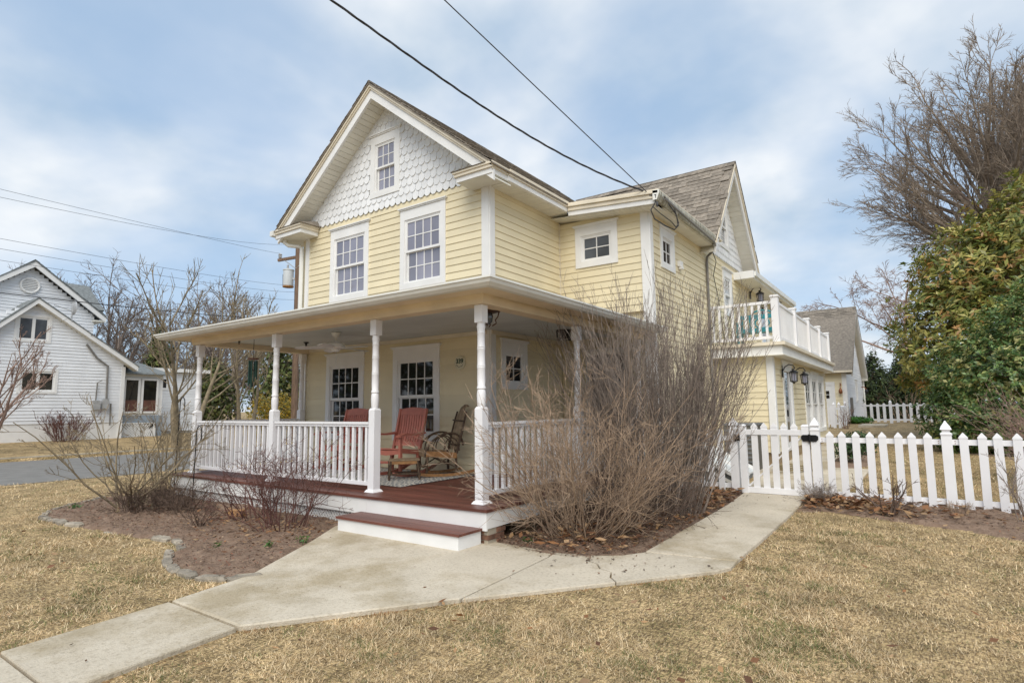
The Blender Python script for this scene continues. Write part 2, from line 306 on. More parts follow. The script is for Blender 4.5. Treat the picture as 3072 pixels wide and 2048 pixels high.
xs = np.unique(np.concatenate([np.linspace(-900, -60, 12), np.linspace(-60, -20, 14), [-18.62, -18.46, -18.44], np.linspace(-18.3, 12, 60), np.linspace(12, 60, 10), np.linspace(60, 900, 12)]))
ys = np.unique(np.concatenate([np.linspace(-900, -30, 12), np.linspace(-30, 40, 90), np.linspace(40, 900, 16)]))
g = link('ground', npmesh('ground', *grid(xs, ys, lambda x, y: gz(x, y) - 0.012), smooth=True), GRD); tag(g, 'dry straw coloured lawn around the house', kind='structure')
rd = MB(); rd.box(-18.46, -11.3, -60, 120, -0.05, 0.0); o = rd.build('road', ASP); tag(o, 'grey asphalt side street beyond the porch', kind='structure')
kb = MB()
for y in np.arange(-30, 60, 3.0): kb.box(-18.66, -18.47, y, y+2.985, -0.05, 0.12)
tag(kb.build('kerb', CURB), 'pale concrete kerb on the far side of the street', kind='structure')
pa = bpy.data.objects.new('path', None); COL.objects.link(pa); tag(pa, 'pale concrete garden path of several slabs', kind='structure')
rng = np.random.default_rng(11)
for poly in PATH_S:
    m = MB(); dz = rng.uniform(-0.002, 0.004); n = len(poly); cx = sum(p[0] for p in poly)/n; cy = sum(p[1] for p in poly)/n
    ins = [(x+(cx-x)*0.008, y+(cy-y)*0.008) for x, y in poly]
    top = [(x, y, gzf(x, y)+0.02+dz) for x, y in ins]; mid = [(x, y, gzf(x, y)+0.012+dz) for x, y in poly]; bot = [(x, y, gzf(x, y)-0.06) for x, y in poly]
    m.v = top+mid+bot; m.f = [tuple(range(n))] + [(i, i+n, (i+1) % n+n, (i+1) % n) for i in range(n)] + [(i+n, i+2*n, (i+1) % n+2*n, (i+1) % n+n) for i in range(n)]
    m.build('slab', CON, pa)
def bed(name, poly, label, h=0.03, step=0.055):
    P = np.array(poly); x0, y0 = P.min(0); x1, y1 = P.max(0); xs = np.arange(x0, x1+step, step); ys = np.arange(y0, y1+step, step)
    def zf(x, y):
        return gz(x, y)+h*0.5+0.010*snoise(x, y, 2.5)+0.008*snoise(x+9, y, 9)+rng.normal(0, 0.003, x.shape)
    V, F = grid(xs, ys, zf); c = V[F].mean(1); F = F[inpoly(c[:, 0], c[:, 1], poly)]; cnt = np.bincount(F.ravel(), minlength=len(V)); e = cnt < 4
    V[e, 2] = gz(V[e, 0], V[e, 1])-0.01
    o = link(name, npmesh(name, V, F, smooth=True), MUL); return tag(o, label, kind='structure')
bed('planting_bed', BED_L, 'bare brown mulch bed in front of the porch'); bed('planting_bed', BED_R, 'mulch bed under the tall bare shrubs beside the porch')
bed('planting_bed', BED_F, 'narrow mulch bed along the front of the picket fence', 0.02); bed('planting_bed', BED_S, 'narrow mulch bed beside the back room', 0.03, 0.12)

# stone edging, each stone its own piece
def stone_mesh(seed):
    rg = random.Random(seed); L, W, H = 0.15, 0.048, 0.042; m = MB(); b = []
    for z, k in ((-0.06, 1.0), (H*0.55, 1.0), (H, 0.80)):
        for i in range(8):
            q = 2*math.pi*i/8+math.pi/8; cx = math.copysign(abs(math.cos(q))**0.45, math.cos(q)); cy = math.copysign(abs(math.sin(q))**0.45, math.sin(q))
            b.append((cx*L*k*rg.uniform(0.92, 1.05), cy*W*k*rg.uniform(0.9, 1.08), z+rg.uniform(-0.007, 0.007)))
    m.v = b; m.f = [tuple(range(16, 24))] + [(r*8+i, r*8+(i+1) % 8, r*8+8+(i+1) % 8, r*8+8+i) for r in (0, 1) for i in range(8)]
    return m.mesh('stone')
SM = [stone_mesh(i) for i in range(6)]
ed = thing('stone_edging', 'curved row of rough grey edging stones around the mulch bed left of the path', 'edging', (-3.5, -1.9, 0))
ep = np.array([(-7.5, -0.75)] + BED_L[:17]); seg = np.linalg.norm(np.diff(ep, axis=0), axis=1); cum = np.concatenate([[0], np.cumsum(seg)]); d = 0.1; i = 0
while d < cum[-1]:
    x = np.interp(d, cum, ep[:, 0]); y = np.interp(d, cum, ep[:, 1]); x2 = np.interp(d+0.1, cum, ep[:, 0]); y2 = np.interp(d+0.1, cum, ep[:, 1])
    bury = 0.055 if -4.9 < x < -3.45 else (0.012 if x < -4 else 0.018)
    link('stone', SM[i % 6], STN, ed, (x, y, 0.0-bury+rng.uniform(-0.008, 0.008)), (rng.uniform(-.06, .06), rng.uniform(-.05, .05), math.atan2(y2-y, x2-x)+rng.uniform(-.12, .12))); d += rng.uniform(0.29, 0.33); i += 1

# ------------------------------------------------------------------ building parts
RS = random.Random(3)
def siding(wall, F, u0, u1, z0, z1, m, e=0.127, holes=(), lim=None, name='siding_board', thick=0.015):
    z = z0; k = 0
    while z < z1-0.02:
        zt = min(z+e, z1); a, b = u0, u1
        if lim:
            a2, b2 = lim(zt); a, b = max(a, a2), min(b, b2)
            if b-a < 0.05: break
        cuts = sorted({a, b} | {h for H in holes for h in H[:2] if a < h < b and H[2] < zt and H[3] > z})
        if b-a > 3.5:
            j = a+(b-a)*RS.uniform(0.25, 0.75)
            if not any(H[0]-.1 < j < H[1]+.1 for H in holes): cuts = sorted(cuts+[j, j+0.0025])
        for c0, c1 in zip(cuts[:-1], cuts[1:]):
            if c1-c0 < 0.01: continue
            mid = (c0+c1)/2; iv = [(z, zt)]
            for H in holes:
                if H[0] <= mid <= H[1]:
                    iv = [q for s0, s1 in iv for q in ((s0, min(s1, H[2])), (max(s0, H[3]), s1)) if q[1]-q[0] > 0.004]
            for s0, s1 in iv:
                nb = lambda zz: thick - (thick-0.002)*(zz-z)/e
                bm = MB().wedge(F, c0, c1, s0, s1, nb(s0), nb(s1)); bm.build(name, m, wall)
        z += e; k += 1
def sash(F, u0, u1, z0, z1, n0, n1, cols, rows, stile, mun, parent, glass, pm, name='sash'):
    b = MB(); b.fbox(F, u0, u0+stile, n0, n1, z0, z1); b.fbox(F, u1-stile, u1, n0, n1, z0, z1); b.fbox(F, u0+stile, u1-stile, n0, n1, z0, z0+stile*1.15); b.fbox(F, u0+stile, u1-stile, n0, n1, z1-stile, z1)
    gu0, gu1, g0, g1 = u0+stile, u1-stile, z0+stile*1.15, z1-stile; cw = (gu1-gu0)/cols; rh = (g1-g0)/rows
    for i in range(1, cols): b.fbox(F, gu0+cw*i-mun/2, gu0+cw*i+mun/2, n0+0.004, n1-0.004, g0, g1)
    for j in range(1, rows): b.fbox(F, gu0, gu1, n0+0.006, n1-0.006, g0+rh*j-mun/2, g0+rh*j+mun/2)
    b.build(name, pm, parent); nm = (n0+n1)/2
    for i in range(cols):
        for j in range(rows):
            MB().fbox(F, gu0+cw*i, gu0+cw*(i+1), nm-0.004, nm+0.002, g0+rh*j, g0+rh*(j+1)).build('pane', glass, parent)
def window(parent, F, u0, u1, z0, z1, cols=4, rows=2, glass=None, casing=0.11, head=0.19, sillc=0.11, double=True, cap=True, pm=None, label=None, mun=0.018, stile=0.04, recess=0.0):
    pm = pm or WHT; b = MB(); n1 = 0.032
    b.fbox(F, u0, u0+casing, -0.07, n1, z0, z1); b.fbox(F, u1-casing, u1, -0.07, n1, z0, z1)
    b.fbox(F, u0+casing, u1-casing, -0.07, n1-0.002, z1-head, z1); b.fbox(F, u0+casing, u1-casing, -0.07, n1+0.004, z0, z0+sillc)
    b.fbox(F, u0+casing, u0+casing+0.022, -0.07, 0.016, z0+sillc, z1-head); b.fbox(F, u1-casing-0.022, u1-casing, -0.07, 0.016, z0+sillc, z1-head); b.fbox(F, u0+casing+.022, u1-casing-.022, -0.07, 0.014, z1-head-0.022, z1-head)
    w = b.build('window', pm, parent)
    if label: w['label'] = label
    if cap:
        c = MB(); c.fbox(F, u0-0.02, u1+0.02, -0.02, 0.05, z1, z1+0.022); c.fbox(F, u0-0.04, u1+0.04, -0.02, 0.068, z1+0.022, z1+0.042); c.build('head_cap', pm, w)
    a0, a1, y0, y1 = u0+casing+0.022, u1-casing-0.022, z0+sillc, z1-head-0.022
    if double:
        zm = (y0+y1)/2
        sash(F, a0, a1, zm-0.012, y1, -0.022, 0.008, cols, rows, stile, mun, w, glass, pm); sash(F, a0+0.008, a1-0.008, y0, zm+0.012, -0.056, -0.026, cols, rows, stile, mun, w, glass, pm)
    else: sash(F, a0, a1, y0, y1, -0.03, 0.002, cols, rows, stile, mun, w, glass, pm)
    return w, (u0+0.03, u1-0.03, z0+0.03, z1-0.03)
def hole(w): return (w[0]+0.03, w[1]-0.03, w[2]+0.03, w[3]-0.03)
def scale_mesh(F, w, h, th):
    """fish-scale shingle hanging from (0,0,0); built along the wall frame"""
    b = MB(); G = Fr((0, 0, 0), F.U, F.N); hw = w/2-0.003
    pts = [(-hw, 0.06), (-hw, -h+0.055), (-hw+0.02, -h+0.022), (-hw+0.05, -h), (hw-0.05, -h), (hw-0.02, -h+0.022), (hw, -h+0.055), (hw, 0.06)]
    nn = lambda z: 0.004+th*(0.06-z)/(h+0.06)
    fr = [G.p(u, nn(z), z) for u, z in pts]; bk = [G.p(u, nn(z)-0.016, z) for u, z in pts]; n = len(pts); b.v = fr+bk
    f0 = tuple(range(n)); b.f = [f0] + [(i, i+n, (i+1) % n+n, (i+1) % n) for i in range(n)]; return b.mesh('shingle')
def shingles(part, F, zb, zt, lim, holes, m, w=0.15, e=0.155, budget=999):
    me = scale_mesh(F, w, e, 0.021); r = 0; cells = []
    z = zb+e
    while z < zt+e:
        a, b = lim(z-e*0.9); u = a-w+(w/2 if r % 2 else 0)
        u = math.floor(a/w)*w + (w/2 if r % 2 else 0)
        while u < b:
            if a+0.03 < u < b-0.03 and not any(H[0]-0.0 < u < H[1]+0.0 and H[2] < z-e/2 < H[3] for H in holes): cells.append((u, z))
            u += w
        z += e; r += 1
    for u, z in cells[:budget]: link('shingle', me, m, part, F.p(u, 0.002+RS.uniform(0, 0.004), z))
    if len(cells) > budget:
        V = []; FF = []; base = np.array([v.co[:] for v in me.vertices]); polys = [tuple(p.vertices) for p in me.polygons]; b = MB()
        for u, z in cells[budget:]:
            k = len(b.v); b.v += [tuple(q) for q in base+np.array(F.p(u, 0.003, z))]; b.f += [tuple(i+k for i in p) for p in polys]
        tag(b.build('shingles', m, part), kind='stuff')
    return len(cells)

FX = lambda y: Fr((0, y, 0), (1, 0, 0), (0, -1, 0))      # wall facing -Y, u = X
FY = lambda x: Fr((x, 0, 0), (0, 1, 0), (1, 0, 0))       # wall facing +X, u = Y
ZD = 0.373
H = thing('yellow_house', 'two storey pale yellow clapboard house with white trim and porch', 'house', (-3.4, 4.5, 0))
# ---- front block
F1 = FX(2.55)
w1 = (-6.02, -4.86, 3.58, 5.07); w2 = (-3.98, -2.86, 3.58, 5.07); wg = (-4.84, -4.02, 5.50, 6.75); l1 = (-6.06, -4.93, 0.84, 2.48); l2 = (-4.13, -2.99, 0.86, 2.49)
def glim(z): k = (7.31-z)/0.8; return (-4.4-k, -4.4+k)
fw = MB().prism([(-6.82, 2.62, 0.2), (-1.95, 2.62, 0.2), (-1.95, 2.62, 5.33), (-4.4, 2.62, 7.29), (-6.82, 2.62, 5.33)], (0, 0.15, 0)).build('front_wall', YEL, H)
siding(fw, F1, -6.78, -2.04, ZD, 2.68, YEL, holes=[hole(l1), hole(l2)])
siding(fw, F1, -6.78, -2.04, 3.10, 5.25, YEL, holes=[hole(w1), hole(w2)])
window(H, F1, *w1, glass=GLU, stile=0.036); window(H, F1, *w2, glass=GLU, stile=0.036)
window(H, F1, *l1, glass=GLD, head=0.2, sillc=0.12); window(H, F1, *l2, glass=GLD, head=0.2, sillc=0.12)
fg = MB().prism([(-6.78, 2.612, 5.2), (-2.02, 2.612, 5.2), (-4.4, 2.612, 7.27)], (0, 0.03, 0)).build('front_gable', WHS, H)
nsh = shingles(fg, F1, 5.23, 7.3, glim, [hole(wg)], WHS)
window(H, F1, *wg, cols=3, glass=GLU, casing=0.13, head=0.17, sillc=0.12, stile=0.032)
for x0, x1 in ((-6.86, -6.74), (-2.05, -1.90)): MB().box(x0, x1, 2.515, 2.60, ZD, 5.09).build('corner_board', WHT, H)
MB().box(-1.952, -1.878, 2.53, 2.66, ZD, 5.09).build('corner_board', WHT, H)
MB().box(-7.0, -6.84, 2.56, 9.2, 0.1, 5.1).build('side_wall', YEL, H)
# right side wall of the front block
F2 = FY(-1.91); ls = (2.82, 3.58, 1.72, 2.52)
sw = MB().box(-2.1, -1.985, 2.57, 4.82, 0.2, 5.1).build('side_wall', YEL, H)
siding(sw, F2, 2.66, 4.80, ZD, 2.66, YEL, holes=[hole(ls)]); siding(sw, F2, 2.66, 4.80, 3.10, 5.08, YEL)
window(H, F2, *ls, cols=2, rows=2, double=False, glass=GLD, casing=0.1, head=0.18, sillc=0.1)
# wing front wall
F3 = FX(4.82); ww = (-1.54, -0.66, 4.05, 4.84)
wf = MB().box(-1.985, -0.13, 4.89, 5.0, 0.2, 5.2).build('wing_front_wall', YEL, H)
siding(wf, F3, -1.89, -0.20, ZD, 2.66, YEL, holes=[(-1.35, -0.55, ZD, 2.45)]); siding(wf, F3, -1.89, -0.20, 3.10, 4.98, YEL, holes=[hole(ww)])
window(H, F3, *ww, cols=2, rows=2, double=False, glass=GLB, casing=0.12, head=0.17, sillc=0.12)
MB().box(-1.915, -1.885, 4.79, 4.84, 3.1, 5.0).build('corner_board', CRM, H)
dr = MB().fbox(F3, -1.38, -0.52, -0.07, 0.03, ZD, 2.48).build('side_door', WHT, H); MB().fbox(F3, -1.28, -0.62, 0.03, 0.036, 0.5, 2.36).build('pane', GLD, dr)
for a in ((-0.20, -0.055, 4.785, 4.90), (-0.135, -0.022, 4.80, 4.93)): MB().box(*a, 0.25, 4.93).build('corner_board', WHT, H)
# long side wall (wing, rear gable, balcony wall)
F4 = FY(-0.06); sws = (5.32, 6.06, 3.97, 4.74); rw = (9.44, 10.24, 3.6, 4.74); rgw = (9.32, 10.18, 5.3, 6.5); bd = (13.3, 14.35, 2.75, 4.75)
lw = MB().box(-0.25, -0.13, 4.9, 16.4, 0.1, 5.2).build('long_side_wall', YEL, H)
siding(lw, F4, 4.94, 8.38, 0.36, 4.92, YEL, holes=[hole(sws)]); siding(lw, F4, 8.38, 16.4, 2.76, 4.95, YEL, holes=[hole(rw), hole(bd)])
window(H, F4, *sws, cols=2, rows=2, double=False, glass=GLD, casing=0.11, head=0.16, sillc=0.1)
window(H, F4, *rw, cols=3, rows=2, glass=GLB, casing=0.12, head=0.17)
bdw, _ = window(H, F4, *bd, cols=1, rows=1, double=False, glass=GLB, casing=0.12, head=0.15)
def rlim(z): k = (7.12-z)/1.2; return (9.75-k, 9.75+k)
rg_ = MB().prism([(-0.16, 7.95, 4.93), (-0.16, 11.55, 4.93), (-0.16, 9.75, 7.09)], (0.03, 0, 0)).build('rear_gable', WHS, H)
shingles(rg_, F4, 4.95, 7.1, rlim, [hole(rgw)], WHS, budget=max(0, 300-nsh))
window(H, F4, *rgw, cols=2, rows=2, glass=GLB, casing=0.11, head=0.15)
# sunroom under the balcony
F5 = FX(8.4); F6 = FY(1.15); sd = (9.40, 10.52, 0.38, 2.38)
MB().box(-0.12, 1.12, 8.47, 16.4, 0.0, 0.42).build('foundation', FND, H)
s5 = MB().box(-0.12, 1.08, 8.47, 8.6, 0.40, 2.46).build('sunroom_front_wall', YEL, H); siding(s5, F5, -0.04, 1.03, 0.42, 2.44, YEL)
s6 = MB().box(1.0, 1.08, 8.6, 16.45, 0.40, 2.46).build('sunroom_side_wall', YEL, H)
wn = [(12.25, 13.42, 0.62, 2.30), (13.46, 14.62, 0.62, 2.30), (14.66, 15.85, 0.62, 2.30)]
siding(s6, F6, 8.52, 16.45, 0.42, 2.44, YEL, holes=[hole(sd)]+[hole(q) for q in wn])
for q in wn: window(H, F6, *q, cols=2, rows=2, glass=GLB, casing=0.10, head=0.16, cap=(q is wn[1]))
b = MB(); b.fbox(F6, 9.40, 9.54, -0.07, 0.03, 0.38, 2.3); b.fbox(F6, 10.38, 10.52, -0.07, 0.03, 0.38, 2.3); b.fbox(F6, 9.40, 10.52, -0.07, 0.033, 2.18, 2.38); b.fbox(F6, 9.34, 10.58, 0, 0.06, 2.38, 2.43)
b.fbox(F6, 9.54, 9.70, -0.05, 0.0, 0.38, 2.18); b.fbox(F6, 10.22, 10.38, -0.05, 0.0, 0.38, 2.18); b.fbox(F6, 9.7, 10.22, -0.05, 0.001, 0.38, 0.55)
sdo = b.build('storm_door', WHT, H); MB().fbox(F6, 9.70, 10.22, -0.03, -0.02, 0.55, 2.18).build('pane', GLB, sdo); MB().fbox(F6, 9.62, 9.66, 0.0, 0.05, 1.15, 1.3).build('handle', BLK, sdo)
for a in ((1.04, 1.17, 8.365, 8.47), (1.09, 1.185, 8.385, 8.52)): MB().box(*a, 0.40, 2.46).build('corner_board', WHT, H)
# balcony
bk = MB().box(-0.05, 1.42, 8.15, 16.35, 2.46, 2.65).build('balcony', WHT, H)
MB().box(-0.05, 1.49, 8.08, 16.42, 2.653, 2.72).build('balcony_deck', CRM, bk)
MB().box(-0.05, 1.45, 8.12, 16.38, 2.44, 2.458).build('soffit', SOF, bk)
BAL = MB().box(-0.024, 0.024, -0.016, 0.016, 0, 0.72).mesh('baluster'); BALX = MB().box(-0.016, 0.016, -0.024, 0.024, 0, 0.72).mesh('baluster')
py = [8.24, 10.28, 12.30, 14.28, 16.2]
for y in py:
    p_ = MB(); p_.box(1.245, 1.385, y-0.07, y+0.07, 2.72, 3.68); p_.box(1.225, 1.405, y-0.09, y+0.09, 3.68, 3.70); p_.box(1.235, 1.395, y-0.08, y+0.08, 3.70, 3.72); p_.build('balcony_post', VIN, H)
br = MB().box(-0.05, 1.245, 8.21, 8.27, 3.55, 3.61).build('balcony_front_rail', VIN, H); MB().box(-0.05, 1.245, 8.215, 8.265, 2.80, 2.86).build('bottom_rail', VIN, br)
for x in np.arange(0.02, 1.2, 0.139): link('baluster', BAL, VIN, br, (x, 8.24, 2.85))
for a, b_ in zip(py[:-1], py[1:]):
    br = MB().box(1.285, 1.345, a+0.07, b_-0.07, 3.55, 3.61).build('balcony_side_rail', VIN, H); MB().box(1.29, 1.34, a+0.07, b_-0.07, 2.80, 2.86).build('bottom_rail', VIN, br)
    for y in np.linspace(a+0.17, b_-0.17, 15): link('baluster', BALX, VIN, br, (1.315, y, 2.85))
# ---- roofs
def zr(x): return 7.58-0.8*abs(x+4.4)
def roof_courses(part, org, ax, dn, L, S, m, e=0.14, w=0.3, joined=True, th=0.014, skip=None):
    """shingle courses on a plane: org top corner, ax along the ridge, dn down the slope"""
    org = np.array(org, float); ax = np.array(ax, float); dn = np.array(dn, float); up = np.cross(ax, dn); up = up if up[2] > 0 else -up
    b = MB(); k = int(S/e); meshes = {}
    if not joined:
        for t in range(3):
            ww_ = (w, w*0.8, w*0.6)[t]
            q = MB(); pts = [(0, -0.04, 0.0), (ww_-0.004, -0.04, 0.0), (ww_-0.004, e+0.012, th), (0, e+0.012, th)]
            vs_ = [ax*a+dn*d_+up*h for a, d_, h in pts]; q.v = [tuple(v) for v in vs_]+[tuple(v-up*0.012) for v in vs_]
            q.f = [(0, 1, 2, 3), (7, 6, 5, 4), (0, 4, 5, 1), (1, 5, 6, 2), (2, 6, 7, 3), (3, 7, 4, 0)]; meshes[t] = (q.mesh('roof_shingle'), ww_)
    for i in range(k):
        u = -RS.uniform(0, w)
        while u < L:
            t = RS.choice((0, 0, 1, 2)); ww_ = (w, w*0.8, w*0.6)[t]
            if u >= -0.001 and u+ww_ <= L+0.02 or joined:
                u0 = max(u, 0); u1 = min(u+ww_, L)
                if u1-u0 > 0.03:
                    h = RS.choice((0.0, 0.006))
                    if joined:
                        o_ = org+ax*u0+dn*(i*e)+up*h; wv = ax*(u1-u0-0.003)
                        A = o_-dn*0.03; B = o_+dn*(e+0.012)+up*th
                        b.hexa([A-up*.012, A+wv-up*.012, B+wv-up*.012, B-up*.012, A, A+wv, B+wv, B])
                    else: link('roof_shingle', meshes[t][0], m, part, tuple(org+ax*u+dn*(i*e)+up*h))
            u += ww_
    if joined: tag(b.build('roof_shingles', m, part), kind='stuff')
sl_ = math.hypot(1, 0.8); cX, sX = 1/sl_, 0.8/sl_
mr = MB()
mr.prism([(-4.4, 2.06, 7.545), (-1.46, 2.06, zr(-1.46)-0.035), (-1.46, 2.06, zr(-1.46)-0.01), (-4.4, 2.06, 7.57), (-7.34, 2.06, zr(-7.34)-0.01), (-7.34, 2.06, zr(-7.34)-0.035)], (0, 7.1, 0))
mr = mr.build('main_roof', ROOFJ, H)
roof_courses(mr, (-4.4, 2.05, 7.585), (0, 1, 0), (cX, 0, -sX), 7.1, 2.93*sl_, ROOFJ, w=0.32)
roof_courses(mr, (-4.4, 2.05, 7.585), (0, 1, 0), (-cX, 0, -sX), 7.1, 2.93*sl_, ROOFJ, w=0.32)
cap = MB()
for y in np.arange(2.05, 9.1, 0.2): cap.prism([(-4.55, y, 7.48), (-4.4, y, 7.605), (-4.25, y, 7.48), (-4.25, y, 7.465), (-4.4, y, 7.585), (-4.55, y, 7.465)], (0, 0.23, 0.004))
cap.build('ridge_cap', ROOFJ, mr)
for s in (-1, 1):
    xe = -4.4+s*2.9
    def par(o0, o1, y0, y1, xe=xe): return MB().prism([(-4.4, y0, 7.58-o0), (xe, y0, zr(xe)-o0), (xe, y0, zr(xe)-o1), (-4.4, y0, 7.58-o1)], (0, y1-y0, 0))
    par(0.035, 0.085, 2.08, 2.14).build('rake_crown', CRM, H); par(0.085, 0.125, 2.10, 2.15).build('rake_crown', CRM, H); par(0.125, 0.30, 2.125, 2.17).build('rake_board', WHT, H)
    so_ = par(0.24, 0.262, 2.17, 2.60).build('gable_soffit', SOF, H)
    n = 30
    for i in range(n):
        a = -4.4+s*(2.62*i/n+0.01); c = -4.4+s*(2.62*(i+1)/n-0.002); MB().prism([(a, 2.172, zr(a)-0.264), (c, 2.172, zr(c)-0.264), (c, 2.172, zr(c)-0.274), (a, 2.172, zr(a)-0.274)], (0, 0.395, 0)).build('soffit_board', SOF, so_)
def hip_ret(x0, x1, y0, y1, z, zt, name):
    MB().hexa([(x0, y0, z), (x1, y0, z), (x1, y1, z), (x0, y1, z), (x0+0.12, y1-0.03, zt), (x1-0.12, y1-0.03, zt), (x1-0.12, y1, zt), (x0+0.12, y1, zt)]).build(name, ROOFJ, H)
def cornice(x0, x1, y0, y1, z0, z1, name='cornice_return'):
    b = MB(); b.box(x0+0.05, x1-0.05, y0+0.05, y1, z0, z0+(z1-z0)*0.5); c_ = b.build(name, WHT, H)
    k = MB(); k.box(x0+0.02, x1-0.02, y0+0.02, y1-0.003, z0+(z1-z0)*0.5, z0+(z1-z0)*0.8); k.box(x0, x1, y0, y1-0.006, z0+(z1-z0)*0.8, z1); k.build('crown_moulding', CRM, c_)
    q = MB(); q.box(x0+0.06, x1-0.06, y0+0.06, y1, z0-0.006, z0-0.001); q.build('soffit', SOF, c_)
cornice(-2.30, -1.47, 2.06, 2.53, 5.08, 5.25); hip_ret(-2.33, -1.6, 2.04, 2.56, 5.253, 5.37, 'return_roof')
cornice(-7.42, -6.42, 2.06, 2.53, 5.06, 5.24); hip_ret(-7.2, -6.38, 2.04, 2.56, 5.243, 5.39, 'return_roof')
# right eave of the front block
ev = MB().box(-1.56, -1.50, 2.53, 4.50, 5.08, 5.165).build('eave_fascia', WHT, H); k = MB(); k.box(-1.57, -1.475, 2.53, 4.44, 5.165, 5.215); k.box(-1.57, -1.455, 2.53, 4.42, 5.215, 5.26); k.build('crown_moulding', CRM, ev)
sf = MB().box(-1.95, -1.56, 2.53, 4.86, 5.092, 5.10).build('eave_soffit', SOF, H)
for y in np.arange(2.56, 4.8, 0.1): MB().box(-1.93, -1.56, y, y+0.094, 5.080, 5.09).build('soffit_board', SOF, sf)
b = MB(); b.box(-7.0, -6.84, 2.53, 9.1, 5.05, 5.1); b.box(-7.42, -6.85, 2.53, 9.1, 5.06, 5.12); b.box(-7.45, -7.34, 2.03, 9.1, 5.12, 5.23); b.build('left_gutter', GUT, H)
# wing eave (front edge falls to the right)
def sl(x): return 5.25-0.14*(x+1.55)/1.83
def slp(x0, x1, o0, o1, y0, y1): return MB().prism([(x0, y0, sl(x0)-o0), (x1, y0, sl(x1)-o0), (x1, y0, sl(x1)-o1), (x0, y0, sl(x0)-o1)], (0, y1-y0, 0))
wr = slp(-1.52, 0.30, 0.0, 0.03, 4.42, 8.3).build('wing_roof', CRM, H); slp(-1.50, 0.29, 0.031, 0.075, 4.40, 4.46).build('roof_edge_flashing', CRM, wr)
slp(-1.49, 0.22, 0.076, 0.15, 4.43, 4.48).build('crown_moulding', CRM, wr); slp(-1.49, 0.22, 0.15, 0.24, 4.455, 4.50).build('eave_fascia', WHT, wr)
sf = slp(-1.9, 0.2, 0.235, 0.245, 4.50, 4.86).build('eave_soffit', SOF, H)
for x in np.arange(-1.48, 0.18, 0.1): slp(x, x+0.094, 0.247, 0.256, 4.502, 4.86).build('soffit_board', SOF, sf)
gt = MB().prism([(0.20, 4.40, 4.92), (0.27, 4.40, 4.92), (0.315, 4.40, 5.03), (0.315, 4.40, 5.09), (0.20, 4.40, 5.09)], (0, 0.02, 0)).build('wing_gutter_end', GUT, H)
MB().prism([(0.20, 4.42, 4.92), (0.27, 4.42, 4.92), (0.31, 4.42, 5.02), (0.31, 4.42, 5.085), (0.20, 4.42, 5.085)], (0, 3.3, 0)).build('wing_gutter', GUTD, H)
sf = MB().box(-0.13, 0.22, 4.86, 8.1, 4.905, 4.92).build('eave_soffit', SOF, H)
for y in np.arange(4.86, 7.7, 0.1): MB().box(-0.055, 0.20, y, y+0.094, 4.893, 4.903).build('soffit_board', SOF, sf)
# rear gable roof
def zg(y): return 7.45-1.2*abs(y-9.75)
rr_ = MB().prism([(-4.2, 7.72, zg(7.72)-0.03), (-4.2, 9.75, 7.42), (-4.2, 11.75, zg(11.75)-0.03), (-4.2, 11.75, zg(11.75)-0.005), (-4.2, 9.75, 7.445), (-4.2, 7.72, zg(7.72)-0.005)], (4.52, 0, 0)).build('rear_roof', ROOFM, H)
h_ = math.hypot(1, 1.2); roof_courses(rr_, (-2.6, 9.75, 7.46), (1, 0, 0), (0, -1/h_, -1.2/h_), 2.95, 2.03*h_, ROOFM, joined=False, e=0.16, w=0.3)
roof_courses(rr_, (-4.2, 9.75, 7.46), (1, 0, 0), (0, 1/h_, -1.2/h_), 4.55, 2.0*h_, ROOFJ, joined=True, e=0.16, w=0.3)
cap = MB()
for x in np.arange(-4.2, 0.2, 0.18): cap.prism([(x, 9.63, 7.36), (x, 9.75, 7.485), (x, 9.87, 7.36), (x, 9.87, 7.345), (x, 9.75, 7.468), (x, 9.63, 7.345)], (0.21, 0, 0.006))
cap.build('ridge_cap', ROOFJ, rr_)
for s in (-1, 1):
    ye = 9.75+s*2.02
    def par(o0, o1, x0, x1, ye=ye): return MB().prism([(x0, 9.75, 7.45-o0), (x0, ye, zg(ye)-o0), (x0, ye, zg(ye)-o1), (x0, 9.75, 7.45-o1)], (x1-x0, 0, 0))
    par(0.035, 0.10, 0.27, 0.335).build('rake_crown', CRM, H); par(0.10, 0.32, 0.26, 0.30).build('rake_board', WHT, H); gs = par(0.27, 0.29, -0.10, 0.26).build('gable_soffit', SOF, H)
    for i in range(22):
        a = 9.75+s*(1.98*i/22+0.01); c = 9.75+s*(1.98*(i+1)/22-0.004); MB().prism([(-0.09, a, zg(a)-0.292), (-0.09, c, zg(c)-0.292), (-0.09, c, zg(c)-0.302), (-0.09, a, zg(a)-0.302)], (0.345, 0, 0)).build('soffit_board', SOF, gs)
# rear eave past the gable
re_ = MB(); re_.box(0.40, 0.48, 10.6, 16.3, 4.70, 4.82); re_.box(0.36, 0.42, 10.6, 16.3, 4.64, 4.72); re_ = re_.build('rear_eave', GUT, H)
MB().box(-0.1, 0.40, 10.62, 16.3, 4.66, 4.70).build('soffit', SOF, re_)
MB().hexa([(-3, 11.2, 4.80), (0.42, 10.62, 4.80), (0.42, 16.3, 4.80), (-3, 16.3, 4.80), (-3, 11.6, 5.35), (-0.1, 11.0, 4.95), (-0.1, 16.2, 4.95), (-3, 16.2, 5.35)]).build('rear_low_roof', ROOFJ, H)

MB().box(-0.1, 0.44, 10.50, 10.615, 4.64, 4.83).build('eave_return', WHT, H)
